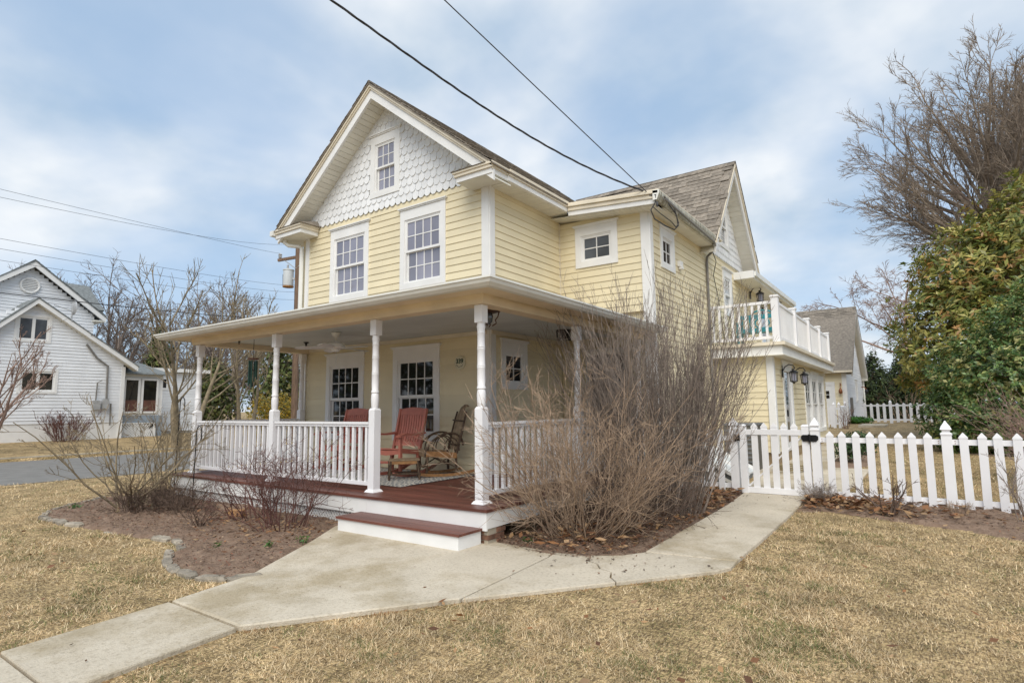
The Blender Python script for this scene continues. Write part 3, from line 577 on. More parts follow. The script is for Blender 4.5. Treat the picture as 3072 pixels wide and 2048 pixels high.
# ---- porch
dk = MB().box(-6.82, -0.03, 0.02, 2.55, 0.20, 0.340); dk.box(-1.95, -0.03, 2.55, 4.8, 0.20, 0.340); dk = dk.build('porch_deck', FND, H)
y = -0.02
while y < 2.55:
    x = -6.86; 
    while x < -0.0:
        x1 = min(x+RS.uniform(2.2, 3.8), 0.0)
        if 0.0-x1 < 0.5: x1 = 0.0
        MB().box(x, x1-0.002, y, y+0.0895, 0.342, ZD+RS.uniform(-0.0012, 0.0012)).build('deck_board', DECK, dk); x = x1
    y += 0.0925
while y < 4.78: MB().box(-1.9, 0.0, y, y+0.0895, 0.342, ZD).build('deck_board', DECK, dk); y += 0.0925
for x0, x1 in ((-6.80, -4.40), (-4.397, -1.86), (-1.857, -0.02)): MB().box(x0, x1, 0.0, 0.02, 0.155, 0.338).build('skirt_board', WHT, H)
MB().box(-0.04, -0.018, 0.022, 4.78, 0.175, 0.338).build('skirt_board', WHT, H)
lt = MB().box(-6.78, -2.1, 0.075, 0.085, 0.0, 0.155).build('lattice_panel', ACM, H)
lb = MB()
for x in np.arange(-6.76, -2.1, 0.055):
    for s in (-1, 1):
        x0 = x; x1 = x+s*0.13
        if -6.79 < x1 < -2.08: lb.bar((x0, 0.055+0.006*s, 0.0), (x1, 0.055+0.006*s, 0.155), 0.026, 0.006, (0, 1, 0))
tag(lb.build('lattice_slats', WHT, lt), kind='stuff')
pier = MB().box(-0.26, -0.03, 0.04, 0.30, -0.02, 0.172).build('brick_pier', CURB, H)
for j in range(3):
    for i in range(2):
        o = 0.0 if j % 2 else -0.06; a = max(-0.27, -0.27+i*0.13+o); MB().box(a, min(a+0.118, -0.022), 0.032, 0.15, 0.002+j*0.057, 0.05+j*0.057).build('brick', BRK, pier)
        MB().box(-0.14, -0.02, 0.155+i*0.08-o*0.4, 0.155+i*0.08-o*0.4+0.07, 0.002+j*0.057, 0.05+j*0.057).build('brick', BRK, pier)
# step
st = MB(); st.box(-1.93, -0.095, -0.355, -0.34, 0.015, 0.155); st.box(-1.93, -1.91, -0.34, 0.0, 0.015, 0.155); st.box(-0.115, -0.095, -0.34, 0.0, 0.015, 0.155); st = st.build('porch_step', WHT, H)
for i in range(4): MB().box(-1.95, -0.075, -0.375+i*0.0945, -0.375+i*0.0945+0.0915, 0.157, 0.181).build('tread_board', DECK, st)
# columns
def column(x, y, half=False):
    b = MB(); h = 0.054; f0, f1 = .084, .064
    b.hexa([(x-f0, y-f0, ZD), (x+f0, y-f0, ZD), (x+f0, y+f0, ZD), (x-f0, y+f0, ZD), (x-f1, y-f1, ZD+.03), (x+f1, y-f1, ZD+.03), (x+f1, y+f1, ZD+.03), (x-f1, y+f1, ZD+.03)])
    b.box(x-h, x+h, y-h, y+h, ZD+.03, 1.40); b.hexa([(x-h, y-h, 1.40), (x+h, y-h, 1.40), (x+h, y+h, 1.40), (x-h, y+h, 1.40), (x-.04, y-.04, 1.425), (x+.04, y-.04, 1.425), (x+.04, y+.04, 1.425), (x-.04, y+.04, 1.425)])
    c_ = b.build('porch_column', VIN, H); MB().box(x-h, x+h, y-h, y+h, 2.37, 2.57).build('top_block', VIN, c_)
    pr = [(0.050, 1.42), (0.056, 1.45), (0.060, 1.50), (0.062, 1.55), (0.057, 1.60), (0.050, 1.615), (0.061, 1.625), (0.061, 1.645), (0.052, 1.655), (0.056, 1.75), (0.054, 1.85), (0.059, 1.86), (0.054, 1.87), (0.059, 1.885), (0.053, 1.895), (0.052, 2.06), (0.058, 2.07), (0.052, 2.08), (0.058, 2.095), (0.051, 2.105), (0.050, 2.24), (0.056, 2.25), (0.050, 2.26), (0.053, 2.30), (0.060, 2.325), (0.050, 2.345), (0.058, 2.37)]
    MB().lathe([(r_*.84, z_) for r_, z_ in pr], (x, y, 0), 18).build('turned_shaft', VIN, c_, smooth=True)
XC = [-6.60, -4.28, -2.05, -0.30]
for x in XC: column(x, 0.28)
column(-0.30, 2.50); column(-0.30, 4.68); column(-6.72, 2.42)
PB = MB().box(-0.019, 0.019, -0.019, 0.019, 0, 0.72).mesh('baluster')
def railing(a, b_, n):
    a = Vector((*a, 0)); b_ = Vector((*b_, 0)); d_ = (b_-a).normalized(); up = Vector((0, 0, 1)); q = MB()
    q.bar(a+up*1.235, b_+up*1.235, 0.085, 0.03); q.bar(a+up*1.205, b_+up*1.205, 0.055, 0.035); q.bar(a+up*0.47, b_+up*0.47, 0.055, 0.045); rl = q.build('porch_railing', VIN, H)
    for i in range(n): p = a+(b_-a)*((i+0.5)/n); link('baluster', PB, VIN, rl, (p.x, p.y, 0.49))
railing((-6.525, 0.28), (-4.355, 0.28), 17); railing((-4.205, 0.28), (-2.125, 0.28), 16); railing((-0.30, 0.355), (-0.30, 2.425), 16); railing((-0.30, 2.575), (-0.30, 4.605), 16); railing((-6.62, 0.355), (-6.71, 2.345), 15)
# beam, ceiling, roof, gutter
bmx = MB().box(-6.70, -0.19, 0.18, 0.38, 2.573, 2.70).build('porch_beam', BEAM, H); MB().box(-0.40, -0.205, 0.381, 4.78, 2.575, 2.70).build('side_beam', BEAM, H); MB().box(-6.81, -6.62, 0.381, 2.52, 2.575, 2.70).build('side_beam', BEAM, H)
MB().box(-6.71, -0.18, 0.172, 0.18, 2.63, 2.70).build('frieze_strip', BEAM, bmx)
sfp = MB(); sfp.box(-7.06, 0.08, -0.10, 0.171, 2.680, 2.695); sfp.box(-0.19, 0.08, 0.172, 4.78, 2.681, 2.695); sfp.box(-7.06, -6.81, 0.172, 2.52, 2.681, 2.695); sfp.build('porch_soffit', BEAM, H)
ce = MB(); ce.box(-6.62, -0.40, 0.38, 2.54, 2.68, 2.70); ce.box(-1.92, -0.40, 2.54, 4.8, 2.681, 2.70); ce = ce.build('porch_ceiling', CEIL, H)
y = 0.385
while y < 4.7:
    MB().box(-6.615 if y < 2.45 else -1.9, -0.405, y, y+0.117, 2.668, 2.679).build('ceiling_board', CEIL, ce); y += 0.12
MB().box(-6.75, -1.95, 2.50, 2.535, 2.60, 2.665).build('ceiling_moulding', CRM, H); MB().box(-1.90, -1.86, 2.54, 4.78, 2.60, 2.665).build('ceiling_moulding', CRM, H)
pr_ = MB(); pr_.hexa([(-7.10, -0.12, 2.70), (0.12, -0.12, 2.70), (-1.92, 2.56, 2.70), (-7.10, 2.56, 2.70), (-7.10, -0.12, 2.725), (0.12, -0.12, 2.725), (-1.92, 2.56, 3.02), (-7.10, 2.56, 3.02)]).build('porch_roof', ROOFJ, H)
MB().hexa([(0.12, -0.12, 2.70), (0.12, 4.83, 2.70), (-1.90, 4.83, 2.70), (-1.90, 2.58, 2.70), (0.121, -0.12, 2.725), (0.121, 4.83, 2.725), (-1.90, 4.83, 3.02), (-1.90, 2.58, 3.02)]).build('porch_side_roof', ROOFJ, H)
gp = [(0.0, 2.665), (0.055, 2.668), (0.095, 2.70), (0.11, 2.735), (0.125, 2.74), (0.125, 2.76), (0.0, 2.76)]
x0, x1, y0, y1, y2 = -7.12, 0.10, -0.105, 4.80, 2.54
g_ = MB(); n = len(gp)
for x, yy in ((x0, y2), (x0, y0), (x1, y0), (x1, y1)):
    sx = -1 if x == x0 else 1; endp = yy not in (y0,)
    g_.v += [(x+sx*d_, yy if endp else y0-d_, z) for d_, z in gp]
for s_ in range(3):
    for i in range(n): g_.f.append((s_*n+i, s_*n+(i+1) % n, (s_+1)*n+(i+1) % n, (s_+1)*n+i))
g_.f += [tuple(range(n)), tuple(range(3*n, 4*n))]
g_.build('porch_gutter', GUT, H)
# downspouts, conduit, sensor, insulator loops
b = MB(); b.tube([(-7.22, 2.25, 5.10), (-7.22, 2.25, 4.99), (-7.16, 2.30, 4.93), (-6.98, 2.44, 4.91), (-6.93, 2.47, 4.86), (-6.93, 2.47, 2.75)], 0.045, 8); b.build('downspout', GUT, H, smooth=True)
b = MB(); b.tube([(0.10, 8.12, 4.83), (0.06, 8.12, 4.80), (0.0, 8.10, 4.74), (-0.015, 8.10, 4.62), (-0.02, 8.10, 2.2), (-0.02, 8.10, 0.9)], 0.028, 8); b.build('conduit', CDT, H, smooth=True)
b = MB(); b.tube([(0.335, 4.6, 4.97), (0.335, 7.5, 4.88), (0.25, 7.95, 4.86), (0.10, 8.12, 4.83)], 0.022, 6); b.tube([(0.345, 4.55, 5.0), (0.33, 6.0, 4.94), (0.335, 7.4, 4.90)], 0.012, 6); b.build('eave_wiring', CDT, H, smooth=True)
b = MB(); b.tube([(0.12, 8.15, 4.82), (0.08, 8.5, 4.7), (-0.01, 8.55, 4.4), (-0.02, 8.9, 3.9), (-0.02, 9.2, 3.0)], 0.009, 5); b.build('side_wire', CBL, H)
b = MB().fbox(F4, 6.24, 6.40, 0.0, 0.07, 4.16, 4.27); b.fbox(F4, 6.27, 6.37, 0.02, 0.09, 4.11, 4.16); b.build('vent_hood', WHT, H)
def loop(c, r, tilt, n=18, a0=0.3, a1=6.6): return [(c[0]+r*math.cos(a)*0.35, c[1]+r*math.cos(a)*tilt, c[2]+r*math.sin(a)) for a in np.linspace(a0, a1, n)]
b = MB(); b.tube([(0.12, 4.44, 5.03), (0.26, 4.40, 5.0), (0.24, 4.42, 4.88), (0.16, 4.40, 4.75), (0.2, 4.45, 4.6), (0.32, 4.62, 4.5), (0.40, 4.85, 4.47), (0.42, 5.0, 4.58), (0.40, 4.98, 4.78), (0.35, 4.75, 4.92)], 0.011, 6)
b.tube([(0.20, 4.40, 4.80), (0.30, 4.5, 4.68), (0.40, 4.72, 4.58), (0.42, 4.88, 4.52), (0.43, 5.0, 4.62), (0.40, 4.9, 4.86)], 0.008, 6); b.lathe([(0.012, -.05), (0.02, -.04), (0.02, .03), (0.012, .04)], (0.27, 4.42, 4.84), 8); b.build('cable_loops', CBL, H, smooth=True)

# ------------------------------------------------------------------ porch furniture and fittings
def chair_red(loc, rz, label):
    t = thing('rocking_chair', label, 'chair', loc, rz, 'red rocking chairs on the porch')
    def P(name, b): return b.build(name, RED, t, world=False)
    yb = lambda z: 0.20+(z-0.40)*0.27
    for s in (-1, 1):
        x = s*0.265
        P('back_post', MB().bar((x, 0.14, 0.18), (x, yb(1.03), 1.03), 0.035, 0.05, (0, 1, 0)))
        P('front_leg', MB().bar((x, -0.26, 0.07), (x, -0.27, 0.62), 0.04, 0.05, (0, 1, 0)))
        P('rear_leg', MB().bar((x, 0.17, 0.06), (x, 0.15, 0.36), 0.04, 0.045, (0, 1, 0)))
        b = MB(); n = 12
        for i in range(n):
            y0, y1 = -0.42+1.02*i/n, -0.42+1.02*(i+1)/n; z0, z1 = 0.022+0.28*(y0-0.02)**2, 0.022+0.28*(y1-0.02)**2; b.bar((x, y0, z0), (x, y1+.004, z1), 0.035, 0.045)
        P('rocker', b)
        b = MB(); pts = [(-0.34, 0.615), (-0.2, 0.645), (0.0, 0.63), (0.15, 0.635), (0.27, 0.65)]
        for (a, za), (c, zc) in zip(pts[:-1], pts[1:]): b.bar((s*0.285, a, za), (s*0.285, c+0.004, zc), 0.085, 0.028)
        P('armrest', b)
        P('seat_rail', MB().bar((x, -0.25, 0.40), (x, 0.16, 0.355), 0.028, 0.07)); P('side_stretcher', MB().bar((x, -0.26, 0.19), (x, 0.17, 0.19), 0.022, 0.03))
    top = [(-0.265, 0.93), (0.265, 0.93), (0.265, 1.02), (0.14, 1.045), (0.0, 1.055), (-0.14, 1.045), (-0.265, 1.02)]
    P('top_rail', MB().prism([(x, yb(z)-0.012, z) for x, z in top], (0, 0.028, 0)))
    P('lower_rail', MB().prism([(x, yb(z)-0.012, z) for x, z in ((-0.25, 0.44), (0.25, 0.44), (0.25, 0.51), (-0.25, 0.51))], (0, 0.028, 0)))
    P('front_apron', MB().prism([(x, -0.285, z) for x, z in ((-0.25, 0.35), (0.0, 0.325), (0.25, 0.35), (0.25, 0.41), (0, 0.40), (-0.25, 0.41))], (0, 0.022, 0)))
    P('front_stretcher', MB().bar((-0.25, -0.26, 0.22), (0.25, -0.26, 0.22), 0.022, 0.035))
    for i in range(10):
        x = -0.225+0.05*i; b = MB(); zs = [0.50, 0.62, 0.75, 0.94]; bow = [0, 0.018, 0.02, 0]
        for k in range(3): b.bar((x, yb(zs[k])+bow[k], zs[k]), (x, yb(zs[k+1])+bow[k+1], zs[k+1]+.004), 0.038, 0.014, (0, 1, 0))
        P('back_slat', b)
    for i in range(7):
        y = -0.27+0.068*i; dz = 0.012*math.cos((i-3)/3*1.5); P('seat_slat', MB().bar((-0.255, y, 0.425-0.11*(y+.27)-dz), (0.255, y, 0.425-0.11*(y+.27)-dz), 0.058, 0.018))
    return t
chair_red((-3.06, 1.66, ZD+0.012), R(6), 'red slatted wooden rocking chair next to the twig rocker')
chair_red((-4.62, 1.80, ZD+0.012), R(4), 'red slatted wooden rocking chair partly hidden behind the porch railing')
# twig rocker, local front toward -Y
def hoop(p0, p1, h, n=12, out_=(0, 0, 1)):
    p0, p1, o_ = Vector(p0), Vector(p1), Vector(out_); return [p0.lerp(p1, (1-math.cos(a))/2)+o_*(h*math.sin(a)) for a in np.linspace(0, math.pi, n)]
tw = thing('twig_rocker', 'rustic bent twig rocking chair with a tall slatted back', 'chair', (-2.54, 2.05, ZD+0.012), R(-33))
def TP(name, b, m=TWIG): return b.build(name, m, tw, world=False, smooth=True)
for s in (-1, 1):
    x = s*0.26
    TP('armrest', MB().tube(hoop((x, -0.30, 0.30), (x*1.02, 0.30, 0.46), 0.26, 14), 0.017, 7)); TP('arm_hoop', MB().tube(hoop((x, -0.18, 0.38), (x, 0.16, 0.38), 0.24, 12), 0.010, 6)); TP('arm_hoop', MB().tube(hoop((x, 0.0, 0.38), (x, 0.24, 0.38), 0.2, 12), 0.010, 6))
    TP('front_leg', MB().tube([(x, -0.27, 0.06), (x*0.98, -0.25, 0.44)], [0.022, 0.018], 7)); TP('rear_leg', MB().tube([(x*0.9, 0.2, 0.06), (x*0.85, 0.20, 0.40)], [0.022, 0.018], 7))
    TP('back_post', MB().tube([(x, 0.20, 0.34), (x*1.05, 0.27, 0.62), (x*1.0, 0.33, 0.86), (x*0.96, 0.36, 0.98)], [0.02, 0.019, 0.017, 0.014], 7))
    TP('brace', MB().tube([(x, -0.26, 0.10), (x*0.9, 0.21, 0.36)], 0.010, 6)); TP('brace', MB().tube([(x, -0.26, 0.36), (x*0.9, 0.21, 0.12)], 0.010, 6))
    b = MB(); n = 12
    for i in range(n):
        y0, y1 = -0.40+1.05*i/n, -0.40+1.05*(i+1)/n; f_ = lambda y: 0.02+0.20*(y-0.0)**2; b.bar((x, y0, f_(y0)), (x, y1+.003, f_(y1)), 0.032, 0.04)
    TP('rocker', b, TWIGO)
for i in range(7):
    k = (i-3)/3; x0 = k*0.12; x1 = k*0.17; x2 = k*0.085
    TP('back_slat', MB().tube([(x0, 0.22, 0.38), (x1, 0.27, 0.62), (x1*0.95, 0.33, 0.88), (x2, 0.385, 1.04), (x2*0.9, 0.43, 1.075), (x2*0.9, 0.46, 1.06)], [0.014, 0.015, 0.015, 0.014, 0.013, 0.012], 6), TWIGL)
TP('cross_stick', MB().tube([(-0.30, 0.30, 0.84), (0.31, 0.31, 0.83)], 0.012, 6)); TP('cross_stick', MB().tube([(-0.29, 0.22, 0.46), (0.29, 0.22, 0.46)], 0.014, 6))
for i in range(6): TP('seat_slat', MB().bar((-0.25, -0.27+0.085*i, 0.385-0.012*i), (0.25, -0.27+0.085*i, 0.385-0.012*i), 0.075, 0.022), TWIGL)
TP('front_apron', MB().bar((-0.26, -0.305, 0.35), (0.26, -0.305, 0.35), 0.02, 0.10), TWIGL); TP('side_apron', MB().bar((0.265, -0.28, 0.35), (0.26, 0.2, 0.31), 0.02, 0.085), TWIGO); TP('side_apron', MB().bar((-0.265, -0.28, 0.35), (-0.26, 0.2, 0.31), 0.02, 0.085), TWIGO)
TP('front_hoop', MB().tube(hoop((-0.25, -0.27, 0.33), (0.25, -0.27, 0.33), 0.20, 14, (0, 0, -1)), 0.012, 6))
# stool
stl = thing('twig_footstool', 'small rustic twig footstool on the rug in front of the rockers', 'stool', (-2.62, 1.36, ZD+0.012), R(48))
def SP(name, b, m=TWIG): return b.build(name, m, stl, world=False, smooth=True)
for i in range(3): SP('top_board', MB().bar((-0.22, -0.09+0.09*i, 0.285), (0.22, -0.09+0.09*i, 0.285), 0.082, 0.022), TWIGL)
for s in (-1, 1):
    SP('apron', MB().bar((-0.2, s*0.115, 0.25), (0.2, s*0.115, 0.25), 0.016, 0.045), TWIGO); SP('foot_rail', MB().tube([(-0.24, s*0.13, 0.085), (0.24, s*0.13, 0.085)], 0.012, 6))
    SP('side_hoop', MB().tube([(s*0.225, 0.07*math.cos(a), 0.17+0.09*math.sin(a)) for a in np.linspace(0, 2*math.pi, 14)[:-1]], 0.008, 6, True))
    for q in (-1, 1): SP('leg', MB().tube([(s*0.22, q*0.14, 0.0), (s*0.19, q*0.11, 0.27)], 0.016, 7))
# rug
rx, ry = np.linspace(-5.0, -2.05, 60), np.linspace(0.75, 2.36, 40)
V, F = grid(rx, ry, lambda x, y: ZD+0.010+0.005*np.clip(snoise(x, y, 3), -1, 1)*np.clip((1.0-y)/0.25, 0, 1)); nb = len(V); V2 = V.copy(); V2[:, 2] = ZD+0.002; V2[:, :2] += 0.004*(np.array([-3.5, 1.5])-V2[:, :2])
o = link('porch_rug', npmesh('porch_rug', np.concatenate([V, V2]), np.concatenate([F, F[:, ::-1]+nb]), smooth=True), RUG); tag(o, 'pale grey patterned rug lying on the porch deck', 'rug')
# ceiling fan
fn = thing('ceiling_fan', 'white ceiling fan hanging under the porch ceiling', 'fan', (-4.0, 1.15, 2.66), R(12))
def LP(t, name, b, m, sm=True): return b.build(name, m, t, world=False, smooth=sm)
LP(fn, 'canopy', MB().lathe([(0.075, 0), (0.07, -0.03), (0.045, -0.07), (0.02, -0.085)], (0, 0, 0), 16), WHT); LP(fn, 'rod', MB().tube([(0, 0, -.08), (0, 0, -.16)], 0.014, 8), WHT)
LP(fn, 'motor_housing', MB().lathe([(0.03, -.15), (0.10, -.165), (0.145, -.19), (0.15, -.24), (0.12, -.265), (0.07, -.275), (0.06, -.31), (0.03, -.315)], (0, 0, 0), 20), WHT); LP(fn, 'pull_chain', MB().tube([(0.04, -.03, -.31), (0.04, -.03, -.5)], 0.003, 4), GAL)
for k in range(5):
    a = 2*math.pi*k/5; b = MB(); ca, sa = math.cos(a), math.sin(a); rad = [(0.13, 0.03), (0.2, 0.05), (0.3, 0.062), (0.52, 0.07), (0.60, 0.055), (0.63, 0.02)]
    tp_ = lambda r, w, dz: (r*ca-w*sa, r*sa+w*ca, -0.255+w*0.22+dz-0.03*max(0, r-.3))
    pl = [tp_(r, w, 0) for r, w in rad]+[tp_(r, -w, 0) for r, w in rad[::-1]]; b.prism(pl, (0, 0, 0.008)); LP(fn, 'blade', b, WHS, False)
# wind chime
wc = thing('wind_chime', 'dark green tubular wind chime hanging from the porch beam', 'wind chime', (-5.12, 0.4, 2.57))
LP(wc, 'cord', MB().tube([(0, 0, 0), (0, 0, -0.31)], 0.004, 5), BLK); LP(wc, 'top_disc', MB().lathe([(0.085, -.31), (0.085, -.33)], (0, 0, 0), 16), NBR); LP(wc, 'clapper', MB().lathe([(0.035, -.50), (0.035, -.515)], (0, 0, 0), 10), BLK); LP(wc, 'wind_sail', MB().bar((0, 0, -.70), (0, 0, -.78), 0.03, 0.004), BLK); LP(wc, 'sail_cord', MB().tube([(0, 0, -.33), (0, 0, -.70)], 0.002, 4), BLK)
for k in range(6): a = k*math.pi/3+.2; LP(wc, 'chime_tube', MB().tube([(0.06*math.cos(a), 0.06*math.sin(a), -.35), (0.06*math.cos(a), 0.06*math.sin(a), -.62-.035*k)], 0.011, 8), GRNM)
# ceiling sockets, lights
for x, y, lab in ((-5.96, 0.62, 'small black plant hook under the porch beam nearest the street'), (-5.55, 1.68, 'small black bare bulb socket on the porch ceiling left of the fan')):
    t = thing('ceiling_hook', lab, 'hook', (x, y, 2.668)); LP(t, 'plate', MB().lathe([(0.05, 0), (0.05, -.012), (0.022, -.03), (0.018, -.06)], (0, 0, 0), 12), BLK); LP(t, 'ring', MB().tube([(0.018*math.cos(a), 0, -.078+0.018*math.sin(a)) for a in np.linspace(0, 6.28, 11)[:-1]], 0.006, 5, True), BLK)
bl = thing('bronze_lamp', 'bronze bowl shaped porch lamp hanging behind the corner column', 'lamp', (-0.52, 0.70, 2.668))
LP(bl, 'canopy', MB().lathe([(0.06, 0), (0.05, -.03), (0.015, -.045)], (0, 0, 0), 14), BRZ); LP(bl, 'bowl', MB().lathe([(0.03, -.06), (0.15, -.075), (0.155, -.09), (0.09, -.11), (0.03, -.115)], (0, 0, 0), 18), BRZ); LP(bl, 'stem', MB().tube([(0, 0, -.03), (0, 0, -.08)], .012, 8), BRZ)
LP(bl, 'glass', MB().lathe([(0.05, -.115), (0.062, -.15), (0.05, -.22), (0.02, -.25)], (0, 0, 0), 14), GLB)
for k in range(4): a = k*math.pi/2+.4; ca, sa = math.cos(a), math.sin(a); LP(bl, 'arm', MB().tube([(.14*ca, .14*sa, -.09), (.12*ca, .12*sa, -.16), (.09*ca, .09*sa, -.20), (.10*ca, .10*sa, -.24), (.05*ca, .05*sa, -.27)], .008, 6), BRZ)
cl_ = thing('cage_lamp', 'black metal cage lamp on the ceiling of the side porch', 'lamp', (-1.0, 3.37, 2.668)); LP(cl_, 'canopy', MB().lathe([(0.14, 0), (0.14, -.02), (0.11, -.03)], (0, 0, 0), 16), BLK); LP(cl_, 'glass', MB().lathe([(0.09, -.03), (0.09, -.13)], (0, 0, 0), 14), GLD)
for k in range(8): a = k*math.pi/4; LP(cl_, 'bar', MB().tube([(.135*math.cos(a), .135*math.sin(a), -.02), (.13*math.cos(a), .13*math.sin(a), -.15)], .007, 5), BLK)
LP(cl_, 'base_ring', MB().tube([(.13*math.cos(a), .13*math.sin(a), -.15) for a in np.linspace(0, 6.2832, 17)[:-1]], .009, 5, True), BLK)
# number plaque
pq = thing('number_plaque', 'round cream house number plaque reading 339 on the porch wall', 'sign', (-2.53, 2.518, 2.17))
b = MB(); n = 28; b.prism([(0.118*math.cos(a)*(1+0.03*math.cos(8*a)), 0, 0.118*math.sin(a)*(1+0.03*math.cos(8*a))) for a in np.linspace(0, 2*math.pi, n+1)[:-1]], (0, 0.022, 0)); LP(pq, 'plate', b, PLQ, False)
LP(pq, 'rim', MB().tube([(0.108*math.cos(a), -.002, 0.108*math.sin(a)) for a in np.linspace(0, 2*math.pi, 33)[:-1]], .005, 5, True), PLQ)
tcu = bpy.data.curves.new('digits', 'FONT'); tcu.body = '339'; tcu.size = 0.105; tcu.align_x = 'CENTER'; tcu.align_y = 'CENTER'; tcu.extrude = 0.003; tcu.offset = 0.0025
to = bpy.data.objects.new('digits_source', tcu); COL.objects.link(to); bpy.context.view_layer.update()
me = bpy.data.meshes.new_from_object(to.evaluated_get(bpy.context.evaluated_depsgraph_get())); bpy.data.objects.remove(to); me.materials.clear()
dg = link('digits', me, PLG, pq); dg.location = (0, -0.004, 0.022); dg.rotation_euler = (math.pi/2, 0, 0)
b = MB()
for k in range(7): a = -2.6+k*0.35; b.cbox((0.075*math.cos(a), -0.003, 0.075*math.sin(a)+.005*math.sin(k*2.0)), 0.016, 0.006, 0.007)
tag(b.build('leaf_ornament', PLG, pq, world=False), kind='stuff')
# wall lanterns (project toward +X)
def lantern(loc, label, s=1.0):
    t = thing('wall_lantern', label, 'lantern', loc, 0, 'black lanterns on the long side wall'); t.scale = (s, s, s)
    LP(t, 'back_plate', MB().box(0, 0.02, -0.035, 0.035, -0.12, 0.06), BLK, False)
    LP(t, 'scroll_arm', MB().tube([(0.02, 0, 0.02), (0.06, 0, 0.10), (0.14, 0, 0.15), (0.22, 0, 0.13), (0.25, 0, 0.07), (0.22, 0, 0.03), (0.19, 0, 0.05)], 0.011, 7), BLK)
    LP(t, 'roof', MB().lathe([(0.012, 0.06), (0.02, 0.03), (0.05, 0.015), (0.095, -0.02), (0.095, -0.032)], (0.22, 0, 0), 8), BLK); LP(t, 'base', MB().lathe([(0.075, -0.20), (0.08, -0.215), (0.03, -0.235), (0.012, -0.26)], (0.22, 0, 0), 8), BLK)
    LP(t, 'glass', MB().lathe([(0.055, -0.032), (0.055, -0.20)], (0.22, 0, 0), 8), GLU)
    for k in range(8): a = k*math.pi/4+math.pi/8; LP(t, 'cage_bar', MB().tube([(0.22+.078*math.cos(a), .078*math.sin(a), -.03), (0.22+.07*math.cos(a), .07*math.sin(a), -.205)], .006, 4), BLK)
lantern((1.18, 9.28, 2.15), 'black wall lantern left of the back room door, under the balcony', 1.05); lantern((1.18, 10.70, 2.15), 'black wall lantern right of the back room door, under the balcony', 1.05)
lantern((-0.03, 12.1, 4.52), 'black wall lantern on the upper wall above the balcony rail', 1.2); lantern((-0.03, 14.9, 4.55), 'black wall lantern mostly hidden behind the balcony corner post', 1.2)
# teal bench on the balcony
bn = thing('balcony_bench', 'teal painted garden bench on the balcony', 'bench', (0.72, 9.55, 2.72))
for s in (-1, 1): LP(bn, 'end_frame', MB().bar((s*.46, -.2, 0), (s*.46, -.2, .62), .05, .05).bar((s*.46, .2, 0), (s*.46, .25, .85), .05, .05).bar((s*.46, -.24, .62), (s*.46, .24, .62), .07, .03), TEAL, False)
LP(bn, 'seat', MB().box(-.45, .45, -.22, .2, .38, .42), TEAL, False); LP(bn, 'top_rail', MB().bar((-.45, .25, .80), (.45, .25, .80), .03, .10), TEAL, False); LP(bn, 'lower_rail', MB().bar((-.45, .22, .50), (.45, .22, .50), .03, .05), TEAL, False)
LP(bn, 'arched_crest', MB().tube(hoop((-.25, .25, .82), (.25, .25, .82), .13, 12), .02, 6), TEAL); LP(bn, 'back_hoop', MB().tube([(0.16*math.cos(a), .24, .64+.12*math.sin(a)) for a in np.linspace(0, 6.283, 17)[:-1]], .018, 6, True), TEAL)
for x in (-.36, -.27, .27, .36): LP(bn, 'back_slat', MB().bar((x, .22, .5), (x, .25, .8), .05, .015, (0, 1, 0)), TEAL, False)

# ------------------------------------------------------------------ picket fences and gate
PK = MB(); PK.box(-0.046, 0.046, -0.012, 0.012, 0.0, 0.955); PK.hexa([(-.05, -.015, .955), (.05, -.015, .955), (.05, .015, .955), (-.05, .015, .955), (-.048, -.014, .972), (.048, -.014, .972), (.048, .014, .972), (-.048, .014, .972)]); PK.hexa([(-.048, -.014, .972), (.048, -.014, .972), (.048, .014, .972), (-.048, .014, .972), (-.004, -.004, 1.03), (.004, -.004, 1.03), (.004, .004, 1.03), (-.004, .004, 1.03)])
PKM = PK.mesh('picket')
def post(parent, x, y, z0, h, w=0.058, name='fence_post'):
    p_ = MB().box(x-w, x+w, y-w, y+w, z0-0.1, z0+h).build(name, VIN, parent); k = MB(); a = z0+h
    def fr_(w0, za, w1, zb): k.hexa([(x-w0, y-w0, za), (x+w0, y-w0, za), (x+w0, y+w0, za), (x-w0, y+w0, za), (x-w1, y-w1, zb), (x+w1, y-w1, zb), (x+w1, y+w1, zb), (x-w1, y+w1, zb)])
    fr_(w+.007, a, w+.006, a+.02); fr_(w+.006, a+.02, w-.015, a+.035); fr_(w-.018, a+.035, w-.012, a+.06); fr_(w-.012, a+.06, w+.006, a+.07); fr_(w+.006, a+.07, w-.008, a+.11); fr_(w-.008, a+.11, w-.035, a+.15); fr_(w-.035, a+.15, .006, a+.185)
    k.build('post_cap', VIN, p_); return p_
FYY = 4.80
fr1 = thing('picket_fence', 'white picket fence with capped posts running right from the gate', 'fence', (4.0, FYY, 0))
for x in (3.935, 5.69, 7.45): post(fr1, x, FYY+0.02, 0.0, 0.99)
for x0, x1 in ((2.44, 3.877), (3.993, 5.632), (5.748, 7.39)):
    for z in (0.86, 0.09): MB().box(x0, x1, FYY, FYY+0.04, z, z+0.07).build('rail', VIN, fr1)
    k = MB()
    for zz in (0.88, 0.91):
        for xx in (x0+0.03, x1-0.03): k.lathe([(0.006, -0.003), (0.006, 0.0)], (xx, FYY-.001, zz), 6, 'y')
    tag(k.build('screws', COPPER, fr1), kind='stuff')
for x in [2.565, 2.733, 2.90, 3.065, 3.23, 3.395, 3.56, 3.73] + list(np.arange(4.12, 5.6, 0.172)) + list(np.arange(5.87, 7.35, 0.172)): link('picket', PKM, VIN, fr1, (x, FYY-0.013, -0.012+0.004*math.sin(x*37)), (0, 0.012*math.sin(x*91), 0))
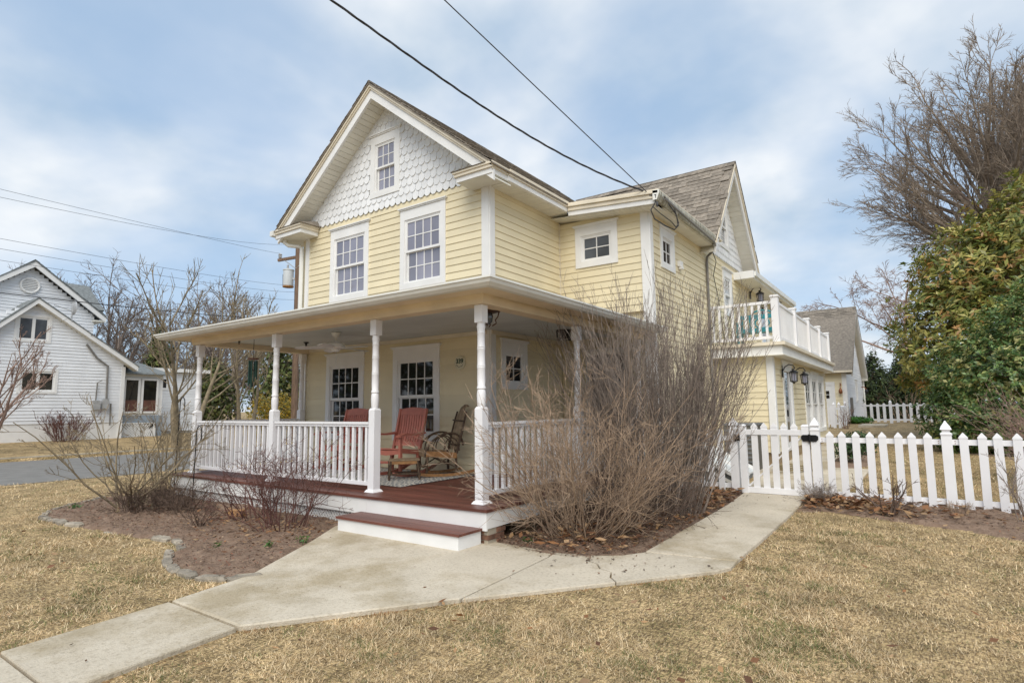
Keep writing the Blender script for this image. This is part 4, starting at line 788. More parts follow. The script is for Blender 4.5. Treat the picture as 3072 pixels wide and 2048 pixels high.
fr2 = thing('picket_fence', 'short white picket fence between the bare shrub and the gate', 'fence', (0.6, FYY, 0))
for z in (0.86, 0.12): MB().box(-0.05, 1.16, FYY, FYY+0.04, z, z+0.07).build('rail', VIN, fr2)
for x in (0.05, 0.21, 0.37, 0.53, 0.69, 0.85, 1.01): link('picket', PKM, VIN, fr2, (x, FYY-0.013, 0.03))
post(fr2, 1.222, FYY+.02, 0.03, 1.0)
gt_ = thing('garden_gate', 'white picket gate with black latch at the end of the path', 'gate', (1.8, FYY, 0))
post(gt_, 2.385, FYY+.02, 0.03, 1.0, name='hinge_post')
for x in (1.36, 2.255):
    p_ = MB().box(x-.05, x+.05, FYY-.03, FYY+.05, 0.06, 1.09).build('gate_stile', VIN, gt_); MB().hexa([(x-.055, FYY-.035, 1.09), (x+.055, FYY-.035, 1.09), (x+.055, FYY+.055, 1.09), (x-.055, FYY+.055, 1.09), (x-.03, FYY-.01, 1.115), (x+.03, FYY-.01, 1.115), (x+.03, FYY+.03, 1.115), (x-.03, FYY+.03, 1.115)]).build('stile_cap', VIN, p_)
for z0, z1 in ((0.955, 1.035), (0.07, 0.155)): MB().box(1.41, 2.205, FYY-.02, FYY+.035, z0, z1).build('rail', VIN, gt_)
for x in (1.535, 1.678, 1.82, 1.963, 2.105): o = link('picket', PKM, VIN, gt_, (x, FYY+.002, 0.10)); o.scale = (1, 0.8, 1.008)
MB().bar((1.42, FYY+.04, 0.17), (2.2, FYY+.04, 0.93), 0.02, 0.08, (0, 1, 0)).build('diagonal_brace', VIN, gt_)
b = MB(); b.prism([(2.20, FYY-.035, 0.90), (2.225, FYY-.035, 0.87), (2.40, FYY-.045, 0.87), (2.43, FYY-.045, 0.90), (2.43, FYY-.045, 0.945), (2.40, FYY-.045, 0.965), (2.225, FYY-.035, 0.965), (2.20, FYY-.035, 0.945)], (0, -.012, 0)); hg = b.build('hinge', BLK, gt_); MB().tube([(2.312, FYY-.055, 0.855), (2.312, FYY-.055, 0.975)], 0.016, 8).build('hinge_pin', BLK, hg)
b = MB(); b.box(1.235, 1.275, FYY-.055, FYY-.03, 0.85, 0.96); b.box(1.285, 1.325, FYY-.06, FYY-.03, 0.86, 0.95); b.tube([(1.25, FYY-.065, 0.90), (1.32, FYY-.07, 0.905)], .014, 6); b.build('latch', BLK, gt_)
# far fence, gate by the garage
zf_ = 0.50
fr3 = thing('picket_fence', 'white picket fence far off at the back of the lawn', 'fence', (2.5, 29.4, zf_))
for x in (2.36, 5.2): post(fr3, x, 29.42, zf_, 0.92, 0.065)
for z in (0.10, 0.80): MB().box(1.15, 7.5, 29.4, 29.44, zf_+z, zf_+z+0.08).build('rail', VIN, fr3)
for x in np.arange(1.28, 7.4, 0.272):
    if min(abs(x-2.36), abs(x-5.2)) > 0.12: o = link('picket', PKM, VIN, fr3, (x, 29.385, zf_+0.03)); o.scale = (1.4, 1, 0.9)
fr4 = thing('picket_gate', 'small white picket gate in front of the garage door', 'gate', (0.4, 24.0, 0.46))
for x in (0.50, 0.70): post(fr4, x, 24.0, 0.42, 0.92, 0.055)
for z in (0.55, 1.2): MB().box(-0.6, 0.66, 24.0, 24.03, z, z+0.08).build('rail', VIN, fr4)
for x in np.arange(-0.5, 0.45, 0.15): link('picket', PKM, VIN, fr4, (x, 23.98, 0.44)).scale = (1, 1, 0.9)
fr5 = thing('picket_fence', 'short white picket fence run from the small gate to the garage corner', 'fence', (0.66, 26.0, 0.46))
post(fr5, 0.66, 26.9, 0.45, 0.95, 0.055)
for z in (0.55, 1.2): MB().box(0.65, 0.68, 24.1, 26.85, z, z+0.08).build('rail', VIN, fr5)
for y in np.arange(24.3, 26.8, 0.17): link('picket', PKM, VIN, fr5, (0.70, y, 0.44), (0, 0, math.pi/2)).scale = (1, 1, 0.9)

# ------------------------------------------------------------------ garage
GX, GY = 0.68, 27.7
ga = thing('garage', 'pale yellow detached garage with a steep brown shingled roof', 'garage', (-2.5, 32, 0.46))
Fg1 = FX(GY); Fg2 = FY(GX)
MB().box(-6, GX-.04, GY+.04, 37.2, 0.2, 0.68).build('foundation', FND, ga)
g1 = MB().box(-6, GX-.08, GY+.07, GY+.2, 0.6, 3.2).build('front_wall', YEL, ga); siding(g1, Fg1, -3, GX-.12, 0.68, 3.12, YEL, e=0.16, holes=[(-0.78, 0.16, 0.3, 2.5)])
g2 = MB().prism([(GX-.2, GY+.1, 0.6), (GX-.2, 37.2, 0.6), (GX-.2, 37.2, 3.15), (GX-.2, 32.4, 6.5), (GX-.2, GY+.1, 3.15)], (.12, 0, 0)).build('side_wall', NWH, ga)
siding(g2, Fg2, GY+.12, 37.1, 0.68, 6.3, NWH, e=0.16, holes=[(32.4, 33.4, 1.6, 2.7)], lim=lambda z: (GY+.1 if z < 3.1 else 32.4-(6.45-z)/0.78*1.0*1.0, 37.1 if z < 3.1 else 32.4+(6.45-z)/0.78))
window(ga, Fg2, 32.35, 33.45, 1.55, 2.75, cols=1, rows=1, glass=GLD, casing=0.14, head=0.15)
for a in ((GX-.16, GX+.01, GY-.035, GY+.1), (GX-.07, GX+.035, GY-.02, GY+.2)): MB().box(*a, 0.6, 3.12).build('corner_board', WHT, ga)
MB().box(GX-.05, GX+.02, 37.0, 37.2, 0.6, 3.1).build('corner_board', WHT, ga)
b = MB(); b.fbox(Fg1, -0.84, -0.70, -.02, .03, .45, 2.5); b.fbox(Fg1, 0.06, 0.20, -.02, .03, .45, 2.5); b.fbox(Fg1, -0.84, 0.20, -.02, .035, 2.36, 2.53); gd = b.build('door_frame', WHT, ga)
gdr = MB().fbox(Fg1, -0.70, 0.06, -.05, .005, .45, 2.36).build('door', WHT, ga)
for i in range(3):
    for j in range(2): MB().fbox(Fg1, -0.55+i*.17, -0.40+i*.17, .005, .012, 1.72+j*.2, 1.89+j*.2).build('pane', GLD, gdr)
sg = 3.75/4.72; hg_ = math.hypot(1, sg)
gr = MB().prism([(-6.3, GY-.32, 3.08), (-6.3, 32.4, 6.83), (-6.3, 37.12, 3.08), (-6.3, 37.12, 3.04), (-6.3, 32.4, 6.78), (-6.3, GY-.32, 3.04)], (7.33, 0, 0)).build('roof', ROOFJ, ga)
roof_courses(gr, (-3.5, 32.4, 6.85), (1, 0, 0), (0, -1/hg_, -sg/hg_), 4.54, 5.03*hg_, ROOFJ, e=0.17, w=0.42, th=0.02)
b = MB().box(-6, 1.03, GY-.42, GY-.30, 2.96, 3.06); b.build('gutter', CRM, ga)
for s in (-1, 1):
    ye = 32.4+s*4.7; b = MB().prism([(0.93, 32.4, 6.77), (0.93, ye, 6.77-4.7*sg), (0.93, ye, 6.77-4.7*sg-.25), (0.93, 32.4, 6.52)], (.08, 0, 0)); b.build('rake_board', WHT, ga); MB().prism([(GX-.05, 32.4, 6.62), (GX-.05, ye, 6.62-4.7*sg), (GX-.05, ye, 6.6-4.7*sg), (GX-.05, 32.4, 6.60)], (.3, 0, 0)).build('rake_soffit', SOF, ga)
MB().box(GX-.05, 1.0, 36.8, 37.4, 2.85, 3.1).build('eave_return', SOF, ga)
MB().tube([(GX+.08, 37.0, 2.95), (GX+.08, 36.95, 0.55)], 0.05, 8).build('downspout', GUT, ga)
MB().box(GX+.02, GX+.12, 29.0, 29.3, 1.0, 1.75).build('meter_box', CDT, ga); MB().tube([(GX+.06, 29.15, 0.5), (GX+.06, 29.15, 1.0)], .05, 6).build('meter_pipe', CDT, ga)
ol = thing('onion_lamp', 'copper onion lamp beside the garage door', 'lamp', (0.45, GY-.05, 2.1)); LP(ol, 'arm', MB().tube([(0, 0.05, .25), (0, -.06, .34), (0, -.1, .2)], .03, 6), COPPER); LP(ol, 'body', MB().lathe([(.02, .16), (.03, .11), (.08, .0), (.09, -.06), (.06, -.14), (.03, -.17)], (0, -.12, 0), 12), COPPER)
ol = thing('onion_lamp', 'dark copper lamp on the gable side of the garage', 'lamp', (GX+.03, 36.0, 2.2)); LP(ol, 'arm', MB().tube([(0, 0, .25), (.15, 0, .25), (.25, 0, .1)], .025, 6), COPPER); LP(ol, 'body', MB().lathe([(.03, .12), (.1, .0), (.1, -.06), (.04, -.15)], (.25, 0, 0), 12), BLK)
gp_ = MB(); gp_.box(1.3, 2.3, 24.6, 27.4, 0.3, gzf(0, 27.5)+.03); o = gp_.build('garage_walk', CON); tag(o, 'pale concrete walk beside the garage', kind='structure')

# ------------------------------------------------------------------ yard items behind the gate
bk_ = thing('cellar_bulkhead', 'sloping grey cellar bulkhead with white frame behind the picket fence', 'bulkhead', (0.5, 6.2, 0.1))
b = MB().prism([(-0.05, 5.55, 0.05), (1.05, 5.55, 0.05), (1.05, 5.55, 0.16), (-0.05, 5.55, 0.72)], (0, 1.35, 0)); b.build('side_panel', GRYP, bk_)
for y0, y1 in ((5.50, 5.62), (6.16, 6.28), (6.84, 6.95)): MB().prism([(-0.05, y0, 0.72), (1.08, y0, 0.16), (1.08, y0, 0.22), (-0.05, y0, 0.78)], (0, y1-y0, 0)).build('frame_rail', WHT, bk_)
for y0, y1 in ((5.62, 6.16), (6.28, 6.84)): MB().prism([(-0.05, y0, 0.725), (1.06, y0, 0.17), (1.06, y0, 0.195), (-0.05, y0, 0.75)], (0, y1-y0, 0)).build('door_leaf', TRF, bk_)
MB().bar((-.05, 5.535, 0.60), (1.05, 5.535, 0.06), 0.02, 0.05).build('frame_rail', WHT, bk_)
ac = thing('air_conditioner', 'dark brown box shaped outdoor unit beside the back room wall', 'air conditioner', (0.75, 7.45, 0.13)); MB().box(0.42, 1.02, 7.15, 7.75, 0.16, 1.02).build('case', ACM, ac); MB().box(0.40, 1.04, 7.13, 7.77, 1.022, 1.06).build('lid', GRYP, ac); MB().box(0.36, 1.08, 7.09, 7.81, 0.08, 0.158).build('pad', CURB, ac)
for i in range(9): MB().box(0.44, 1.0, 7.135, 7.148, 0.22+i*0.085, 0.25+i*0.085).build('grille_slat', GRYP, ac)
hs = thing('garden_hose', 'coiled brown garden hose lying on the patio behind the gate', 'hose', (1.55, 7.35, 0.15)); b = MB(); b.tube([(1.55+(.26+.02*math.sin(3*a))*math.cos(a), 7.35+(.26+.02*math.sin(2*a))*math.sin(a), 0.175+0.012*a/2+.01*math.sin(5*a)) for a in np.linspace(0, 6*math.pi, 70)], 0.014, 6); b.tube([(1.81, 7.35, .18), (1.95, 7.5, .19), (2.0, 7.75, .22), (1.92, 7.8, .2), (1.9, 7.6, .17)], .014, 6); b.build('coil', HOSE, hs, smooth=True)
# brick, hooks, white pipe
bb = thing('tan_brick', 'single tan brick with two holes lying in the mulch bed', 'brick', (-3.83, -0.5, 0.03), R(25)); LP(bb, 'body', MB().box(-.10, .10, -.05, .05, -.02, .075), BRY, False)
for s in (-1, 1): LP(bb, 'hole', MB().lathe([(.016, -.052), (.016, -.049)], (s*.04, 0, .03), 8, 'y'), BLK)
def hook(x, y, h, label, lean=0.0):
    t = thing('shepherd_hook', label, 'hook', (x, y, 0)); b = MB(); b.tube([(0, 0, -.1), (lean*.5, 0, h*.5), (lean, 0, h)]+[(lean+.075-.075*math.cos(a), 0, h+.09*math.sin(a)) for a in np.linspace(.3, 3.1, 8)]+[(lean+.15, 0, h-.08), (lean+.13, 0, h-.12)], 0.008, 6); LP(t, 'rod', b, BLK)
hook(-6.15, -0.25, 1.55, 'thin black shepherd hook standing beside the leftmost porch column', 0.06); hook(-5.35, -0.35, 1.1, 'thin black garden hook in front of the left porch railing', 0.04)
dp = MB().tube([(0.55, 4.35, 0.06), (1.0, 4.15, 0.05), (1.05, 4.13, 0.04)], .035, 8).build('drain_pipe', WHT, smooth=True); tag(dp, 'white drain pipe lying in the leaves by the gate', 'pipe')

# ------------------------------------------------------------------ neighbour's house across the street
NX = -24.0; FN = FY(NX)
nh = thing('white_house', 'white vinyl sided gabled house across the street on the left', 'house', (-26, 2, 0.4))
def nlim(z):
    k = (5.70-z)/0.68; return (-6.0 if z < 3.2 else max(2.52-k*1.35, -6.0), min(5.70, 2.52+k))
nw = MB().prism([(NX-.2, -6, 0.35), (NX-.2, 5.66, 0.35), (NX-.2, 5.66, 3.42), (NX-.2, 2.52, 5.55), (NX-.2, -0.4, 3.42), (NX-.2, -6, 3.42)], (.12, 0, 0)).build('front_wall', NWH, nh)
nv = [(1.93, 3.08, 4.13, 5.20), (2.14, 3.40, 2.18, 3.12)]
siding(nw, FN, -6.0, 5.66, 1.02, 5.55, NWH, e=0.125, holes=[hole(q) for q in nv], lim=nlim, thick=0.022)
MB().box(NX-.1, NX-.01, -6, 5.68, 0.3, 1.02).build('foundation', WHT, nh)
for q, gm in zip(nv, (GLB, GLD)):
    wv, _ = window(nh, FN, *q, cols=1, rows=1, glass=gm, casing=0.09, head=0.09, sillc=0.09, double=False, cap=False, stile=0.05); um = (q[0]+q[1])/2; MB().fbox(FN, um-.05, um+.05, -.03, .02, q[2]+.09, q[3]-.1).build('mullion', WHT, wv)
MB().box(NX-.08, NX+.03, 5.60, 5.74, 0.3, 3.35).build('corner_board', WHT, nh)
def nrake(ax, az, ex, ez, name, x0, x1, h=0.2): return MB().prism([(x0, ax, az), (x0, ex, ez), (x0, ex, ez-h), (x0, ax, az-h)], (x1-x0, 0, 0)).build(name, WHT, nh)
nrake(2.52, 5.82, 6.12, 3.37, 'rake_board', NX+.22, NX+.30); nrake(2.52, 5.82, -0.9, 2.38, 'rake_board', NX+.22, NX+.30)
MB().prism([(NX-6, 2.52, 5.86), (NX-6, 6.16, 3.38), (NX-6, 6.16, 3.34), (NX-6, 2.52, 5.80)], (6.32, 0, 0)).build('lower_roof', ROOFG, nh); MB().prism([(NX-6, 2.52, 5.86), (NX-6, -1.0, 2.38), (NX-6, -1.0, 2.34), (NX-6, 2.52, 5.80)], (6.32, 0, 0)).build('lower_roof', ROOFG, nh)
MB().prism([(NX-.1, 2.52, 5.62), (NX-.1, 6.1, 3.19), (NX-.1, 6.1, 3.17), (NX-.1, 2.52, 5.60)], (.32, 0, 0)).build('rake_soffit', SOF, nh)
# upper gable set back
UX = NX-1.6; FU = FY(UX); k_ = (UX-CAM[0])/(NX-CAM[0])
def sc(y, z): return (CAM[1]+(y-CAM[1])*k_, CAM[2]+(z-CAM[2])*k_)
ay, az_ = sc(2.33, 7.22); ey, ez = sc(4.80, 5.33); slu = (az_-ez)/(ey-ay)
uw = MB().prism([(UX-.2, ay-3.0, 3.0), (UX-.2, ey-.35, 3.0), (UX-.2, ey-.35, ez+.12), (UX-.2, ay, az_-.28), (UX-.2, ay-3.0, az_-.28-3.0*slu)], (.12, 0, 0)).build('upper_wall', NWH, nh)
siding(uw, FU, ay-3.0, ey-.35, 4.6, az_-.2, NWH, e=0.125, lim=lambda z: (max(ay-3.0, ay-(az_-.16-z)/slu), min(ey-.35, ay+(az_-.16-z)/slu)), thick=0.022)
def uprism(y0, z0, y1, z1, h, x0, x1): return MB().prism([(x0, y0, z0), (x0, y1, z1), (x0, y1, z1-h), (x0, y0, z0-h)], (x1-x0, 0, 0))
uprism(ay, az_, ey, ez, .22, UX+.22, UX+.30).build('rake_board', WHT, nh); uprism(ay, az_, ay-3.2, az_-3.2*slu, .22, UX+.22, UX+.30).build('rake_board', WHT, nh)
ur = uprism(ay, az_+.05, ey+.02, ez+.03, .05, UX-7, UX+.32).build('upper_roof', ROOFG, nh); uprism(ay, az_+.05, ay-3.3, az_+.05-3.3*slu, .05, UX-7, UX+.32).build('upper_roof', ROOFG, nh)
hu = math.hypot(1, slu); roof_courses(ur, (UX+.32, ay, az_+.065), (-1, 0, 0), (0, 1/hu, -slu/hu), 7.2, (ey-ay)*hu, ROOFG, e=0.16, w=0.35)
b = MB(); b.box(UX-2.4, UX+.28, ey-.42, ey-.02, ez-.20, ez-.14); b.build('soffit', SOF, nh)
sidew = MB().box(UX-7, UX-.1, ey-.45, ey-.33, 3.0, ez-.14).build('upper_side_wall', NWH, nh)
Fs = Fr((0, ey-.33, 0), (-1, 0, 0), (0, 1, 0)); window(nh, Fs, -UX+.5, -UX+1.7, ez-1.35, ez-.3, cols=1, rows=1, glass=GLB, casing=.08, head=.08, sillc=.08, double=False, cap=False)
MB().hexa([(-28.5, ay, 7.38), (-26.0, ay, 5.9), (-26.0, 5.45, 5.9), (-28.5, 5.6, 7.38), (-28.5, ay, 7.45), (-25.95, ay, 5.97), (-25.95, 5.5, 5.97), (-28.5, 5.65, 7.45)]).build('street_side_roof', ROOFG, nh)
vn = thing('gable_vent', 'round white louvred vent high in the neighbouring gable', 'vent', (UX+.02, *sc(2.28, 6.31))); LP(vn, 'ring', MB().tube([(0.03, .30*math.cos(a), .30*math.sin(a)) for a in np.linspace(0, 6.283, 25)[:-1]], .045, 6, True), WHT)
for i in range(8):
    z = -.24+i*.068; w_ = math.sqrt(max(.01, .28**2-z*z)); LP(vn, 'louvre', MB().bar((0.03, -w_, z), (0.03, w_, z), .05, .03), WHT, False)
# small roof deck rail, dish, meter boxes, service mast
dr_ = thing('roof_deck_rail', 'small white railing on the roof deck of the white house', 'railing', (NX-2, 5.2, 3.6))
for x in (NX-.8, NX-2.6): MB().box(x-.07, x+.07, 5.0, 5.14, 3.3, 4.45).build('post', WHT, dr_)
for z in (4.15, 3.65): MB().box(NX-2.6, NX-.8, 5.04, 5.10, z, z+.07).build('rail', WHT, dr_)
for x in np.arange(NX-2.5, NX-.85, .13): MB().box(x-.02, x+.02, 5.05, 5.09, 3.65, 4.15).build('baluster', WHT, dr_)
sdh = thing('satellite_dish', 'grey satellite dish on the roof edge of the white house', 'dish', (NX+.3, 3.55, 5.25)); pts = [(.30*math.sin(a), -.02-.05*math.cos(a)) for a in np.linspace(0, 1.5, 7)]
LP(sdh, 'reflector', MB().lathe([(max(.005, .32*math.sin(a)), .09*(1-math.cos(a))) for a in np.linspace(0.02, 1.3, 7)], (0, 0.05, .35), 14, 'y'), GAL); LP(sdh, 'mast', MB().tube([(0, .06, -.2), (0, .06, .3)], .025, 6), GAL); LP(sdh, 'feed_arm', MB().tube([(0, .05, .2), (.0, -.55, .38)], .015, 5), GAL); LP(sdh, 'brace', MB().tube([(0, .06, .0), (0, -.25, -.2)], .012, 5), GAL)
sm_ = thing('service_mast', 'grey electric service conduit and meter on the white house wall', 'meter', (NX+.06, 5.0, 1.2)); LP(sm_, 'conduit', MB().tube([(0.02, -.75, 3.0), (.03, -.35, 2.45), (.03, 0.05, 2.15), (.03, 0.08, 0.7)], .04, 7), CDT); LP(sm_, 'conduit', MB().tube([(.03, -.12, 1.55), (.03, -.28, 1.45), (.03, -.30, 0.7)], .025, 6), CDT)
LP(sm_, 'meter_box', MB().box(0, .14, -.42, -.16, .35, .72), GAL, False); LP(sm_, 'breaker_box', MB().box(0, .16, -.08, .14, .38, .78), GAL, False); LP(sm_, 'ground_pipe', MB().tube([(.04, .25, .6), (.04, .26, -.3)], .03, 6), CDT)
# enclosed side porch and flat annex
en = thing('side_entry', 'glazed side entry with blue skirting joined to the white house', 'entry', (NX-.8, 6.4, 0.4)); FE = FY(NX-.35)
MB().box(NX-2.2, NX-.4, 5.72, 7.45, 1.28, 3.1).build('walls', WHT, en); MB().box(NX-2.2, NX-.36, 5.71, 7.5, 0.95, 1.27).build('skirt', NBL, en); MB().box(NX-.6, NX-.37, 7.2, 7.48, 0.3, 0.95).build('skirt_post', NBL, en)
for a, c in ((5.86, 6.5), (6.56, 7.25)):
    p_ = MB(); p_.fbox(FE, a, c, -.04, .03, 1.38, 1.46); p_.fbox(FE, a, c, -.04, .03, 2.82, 2.9); p_.fbox(FE, a, a+.08, -.04, .03, 1.46, 2.82); p_.fbox(FE, c-.08, c, -.04, .03, 1.46, 2.82); p_ = p_.build('window', WHT, en); MB().fbox(FE, a+.08, c-.08, -.02, .0, 1.95, 2.82).build('pane', GLD, p_); MB().fbox(FE, a+.08, c-.08, -.02, .002, 1.46, 1.95).build('lower_panel', NBR, p_)
MB().hexa([(NX-2.4, 5.7, 3.08), (NX-.1, 5.7, 3.08), (NX-.1, 7.6, 3.08), (NX-2.4, 7.6, 3.08), (NX-2.4, 5.7, 3.75), (NX-.15, 5.7, 3.16), (NX-.15, 7.6, 3.16), (NX-2.4, 7.2, 3.75)]).build('roof', ROOFG, en)
lt = MB().box(NX-.44, NX-.40, 5.75, 7.15, .3, .95).build('lattice_panel', ACM, en); lb = MB()
for y in np.arange(5.75, 7.15, .11):
    for s in (-1, 1): lb.bar((NX-.375+.008*s, y, .32), (NX-.375+.008*s, min(7.15, max(5.75, y+s*.62)), .94), .05, .012, (1, 0, 0))
tag(lb.build('lattice_slats', WHT, lt), kind='stuff'); b = MB(); b.box(NX-.39, NX-.34, 5.7, 7.2, .93, .97); b.box(NX-.39, NX-.34, 7.12, 7.22, .3, .93); b.build('lattice_frame', WHT, en)
an = thing('flat_annex', 'white sided flat roofed annex behind the side entry', 'annex', (-28, 9, .4)); FA = FY(-26.6)
aw = MB().box(-31, -26.68, 7.5, 10.2, .3, 3.4).build('wall', NWH, an); siding(aw, FA, 7.5, 10.15, .5, 3.35, NWH, e=.14, holes=[(7.75, 8.6, 2.55, 3.1)])
MB().fbox(FA, 7.7, 8.65, -.05, .03, 2.5, 3.12).build('window', WHT, an); MB().fbox(FA, 7.8, 8.55, .03, .036, 2.6, 3.02).build('pane', GLD, an); MB().box(-31.2, -26.35, 7.3, 10.6, 3.38, 3.55).build('roof', WHT, an); MB().box(-26.66, -26.55, 10.05, 10.2, .4, 3.38).build('corner_board', WHT, an)
fh = thing('distant_house', 'distant house with a grey roof behind the golden hedge', 'house', (-36, 24, .5)); MB().box(-40, -33, 21, 28, .4, 2.85).build('wall', WHT, fh); MB().prism([(-40.4, 20.6, 2.8), (-40.4, 24.5, 4.1), (-40.4, 28.4, 2.8)], (7.8, 0, 0)).build('roof', ROOFG, fh)

# ------------------------------------------------------------------ utility pole and wires
up_ = thing('utility_pole', 'brown wooden utility pole with a grey transformer behind the house corner', 'utility pole', (-18.8, 10.4, 0))
PX, PY = -18.8, 10.4
MB().tube([(PX+.1, PY, 0), (PX, PY, 8.7)], [.15, .12], 12).build('pole', POLEM, up_, smooth=True)
ca_ = MB().bar((PX-.85, PY-.45, 8.18), (PX+.85, PY+.45, 8.42), .10, .12).build('crossarm', POLEM, up_)
for q in (-1, 1): MB().tube([(PX+q*.62, PY+q*.33, 8.30+q*.09), (PX+q*.02, PY-.12, 7.75)], .02, 5).build('crossarm_brace', GAL, up_)
for q in (-.9, .9): MB().lathe([(.03, 0), (.08, .03), (.05, .07), (.09, .10), (.06, .14), (.09, .18), (.04, .24)], (PX+q*.85, PY+q*.45, 8.36+q*.11), 10).build('insulator', GAL, ca_)
MB().lathe([(.03, 0), (.08, .03), (.05, .07), (.09, .10), (.06, .14), (.09, .18), (.04, .30)], (PX+.03, PY, 8.7), 10).build('insulator', GAL, up_)
tf = MB().lathe([(.02, -.02), (.22, 0), (.23, .04), (.23, .72), (.25, .74), (.25, .78), (.2, .80)], (PX-.42, PY-.18, 6.95), 16).build('transformer', TRF, up_, smooth=True)
MB().lathe([(.24, -.02), (.245, .03)], (PX-.42, PY-.18, 6.95), 16).build('rim', TWIGO, tf); MB().lathe([(.03, .0), (.06, .03), (.035, .06), (.06, .1), (.035, .13), (.055, .17), (.02, .25)], (PX-.46, PY-.2, 7.74), 8).build('bushing', GAL, tf); MB().tube([(PX-.65, PY-.22, 7.68), (PX-.76, PY-.24, 7.55), (PX-.74, PY-.24, 7.0), (PX-.66, PY-.22, 6.95)], .014, 5).build('lead', CBL, tf)
MB().bar((PX-.2, PY-.1, 7.3), (PX, PY, 7.3), .08, .1).build('bracket', GAL, tf)
def wire(name, pts, r, label, n=24):
    P = np.array(pts, float); t = np.linspace(0, 1, len(P)); tt = np.linspace(0, 1, n); d_ = len(P)-1
    cfx = [np.polyfit(t, P[:, k], min(d_, 3)) for k in range(3)]; Q = np.stack([np.polyval(c_, tt) for c_ in cfx], 1)
    o = MB().tube([tuple(q) for q in Q], r, 5).build(name, CBL, smooth=True); return tag(o, label, 'wire')
wire('power_line', [(PX-.76, PY-.4, 8.5), (-18.7, 0, 8.20), (-18.7, -25, 8.6)], .006, 'thin power line, topmost of the wires crossing the left sky')
wire('power_line', [(PX+.03, PY, 8.98), (-18.6, 0, 7.92), (-18.6, -25, 8.4)], .006, 'thin power line, second from the top in the left sky')
wire('power_line', [(PX, PY, 7.0), (-18.7, 0, 6.68), (-18.7, -25, 7.2)], .006, 'thin wire, third from the top in the left sky')
wire('power_line', [(PX, PY, 6.7), (-18.7, 0, 6.37), (-18.7, -25, 6.9)], .006, 'thin wire, fourth from the top in the left sky')
wire('power_line', [(PX, PY, 6.35), (-18.7, 0, 6.02), (-18.7, -25, 6.5)], .006, 'thin wire, lowest of the five thin ones in the left sky')
wire('phone_cable', [(PX, PY, 5.55), (-18.7, 0, 5.03), (-18.7, -25, 5.4)], .016, 'thick black phone cable crossing in front of the white house')
wire('service_cable', [(PX+.0, PY, 5.4), (-21, 7.0, 4.9), (NX+.3, 4.3, 4.55)], .012, 'black service cable ending at the eave of the white house')
tw_ = MB(); P = np.array([(-4.6, -6.3, 7.6), (-1.77, -0.77, 6.34), (-1.44, 0.73, 6.02), (-0.94, 2.75, 5.60), (0.05, 4.45, 5.12)]); tt = np.linspace(0, 1, 90)
dd = np.concatenate([[0], np.cumsum(np.linalg.norm(np.diff(P, axis=0), axis=1))]); dd /= dd[-1]; Q = np.stack([np.polyval(np.polyfit(dd, P[:, k], 3), tt) for k in range(3)], 1)
for ph in (0, 2.09, 4.19): tw_.tube([(q[0]+.010*math.cos(t*75+ph), q[1], q[2]+.010*math.sin(t*75+ph)) for q, t in zip(Q, tt)], .0075, 5)
tag(tw_.build('service_drop', CBL, smooth=True), 'thick twisted black service cable running overhead to the eave corner', 'cable')
wire('phone_drop', [(-1.75, -4.6, 8.05), (-0.77, 0.17, 6.47), (0.10, 4.45, 5.08)], .008, 'thin straight black cable above the twisted one, ending at the eave corner')

# ------------------------------------------------------------------ vegetation tools
def unit(a): return a/np.maximum(np.linalg.norm(a, axis=-1, keepdims=True), 1e-9)
def curve(rg, P0, D, L, K, wig, up):
    pts = [P0]; d_ = unit(D); L = np.broadcast_to(np.asarray(L, float), (len(P0),))[:, None]/(K-1)
    for k in range(K-1):
        d_ = unit(d_+rg.normal(0, wig, d_.shape)+np.array([0, 0, up])); pts.append(pts[-1]+d_*L)
    return np.stack(pts, 1)
def taper(r0, r1, K): return np.asarray(r0, float).reshape(-1, 1)*(1-np.linspace(0, 1, K))+np.asarray(r1, float).reshape(-1, 1)*np.linspace(0, 1, K)
def spawn(rg, P, Rr, m, t0, t1, ang, ratio, K, wig, up, rr=0.6, rmin=0.002, absl=None, face=None):
    n, k, _ = P.shape; idx = np.repeat(np.arange(n), m); t = rg.uniform(t0, t1, len(idx)); s = np.clip(t, 0, .999)*(k-1); i = s.astype(int); f = (s-i)[:, None]
    A, B = P[idx, i], P[idx, i+1]; pos = A*(1-f)+B*f; T = unit(B-A); q = unit(np.cross(T, rg.normal(size=T.shape)))
    if face is not None: q = unit(q+np.asarray(face))
    a = rg.uniform(ang[0], ang[1], len(idx))[:, None]; D = T*np.cos(a)+q*np.sin(a)
    PL = np.linalg.norm(P[:, -1]-P[:, 0], axis=1)[idx]; L = (PL*ratio if absl is None else absl)*rg.uniform(.55, 1.15, len(idx))*(1.15-.5*t)
    r0 = np.maximum((Rr[idx, i]*(1-f[:, 0])+Rr[idx, i+1]*f[:, 0])*rr, rmin); return curve(rg, pos, D, L, K, wig, up), taper(r0, np.maximum(r0*.12, rmin*.55), K)
def tubes(P, Rr, S=3):
    n, K, _ = P.shape; T = np.gradient(P, axis=1); T = unit(T); a = unit(np.cross(T, np.array([.31, .53, .79]))); b = np.cross(T, a); q = np.arange(S)*2*np.pi/S
    V = P[:, :, None]+Rr[:, :, None, None]*(np.cos(q)[None, None, :, None]*a[:, :, None]+np.sin(q)[None, None, :, None]*b[:, :, None])
    base = (np.arange(n)*K*S)[:, None, None]; kk = (np.arange(K-1)*S)[None, :, None]; s = np.arange(S)[None, None]; s2 = (s+1) % S
    F = np.stack([base+kk+s, base+kk+s2, base+kk+S+s2, base+kk+S+s], -1).reshape(-1, 4); return V.reshape(-1, 3), F
def merge(parts):
    Vs, Fs, o = [], [], 0
    for V, F in parts: Vs.append(V); Fs.append(F+o); o += len(V)
    return np.concatenate(Vs), np.concatenate(Fs)
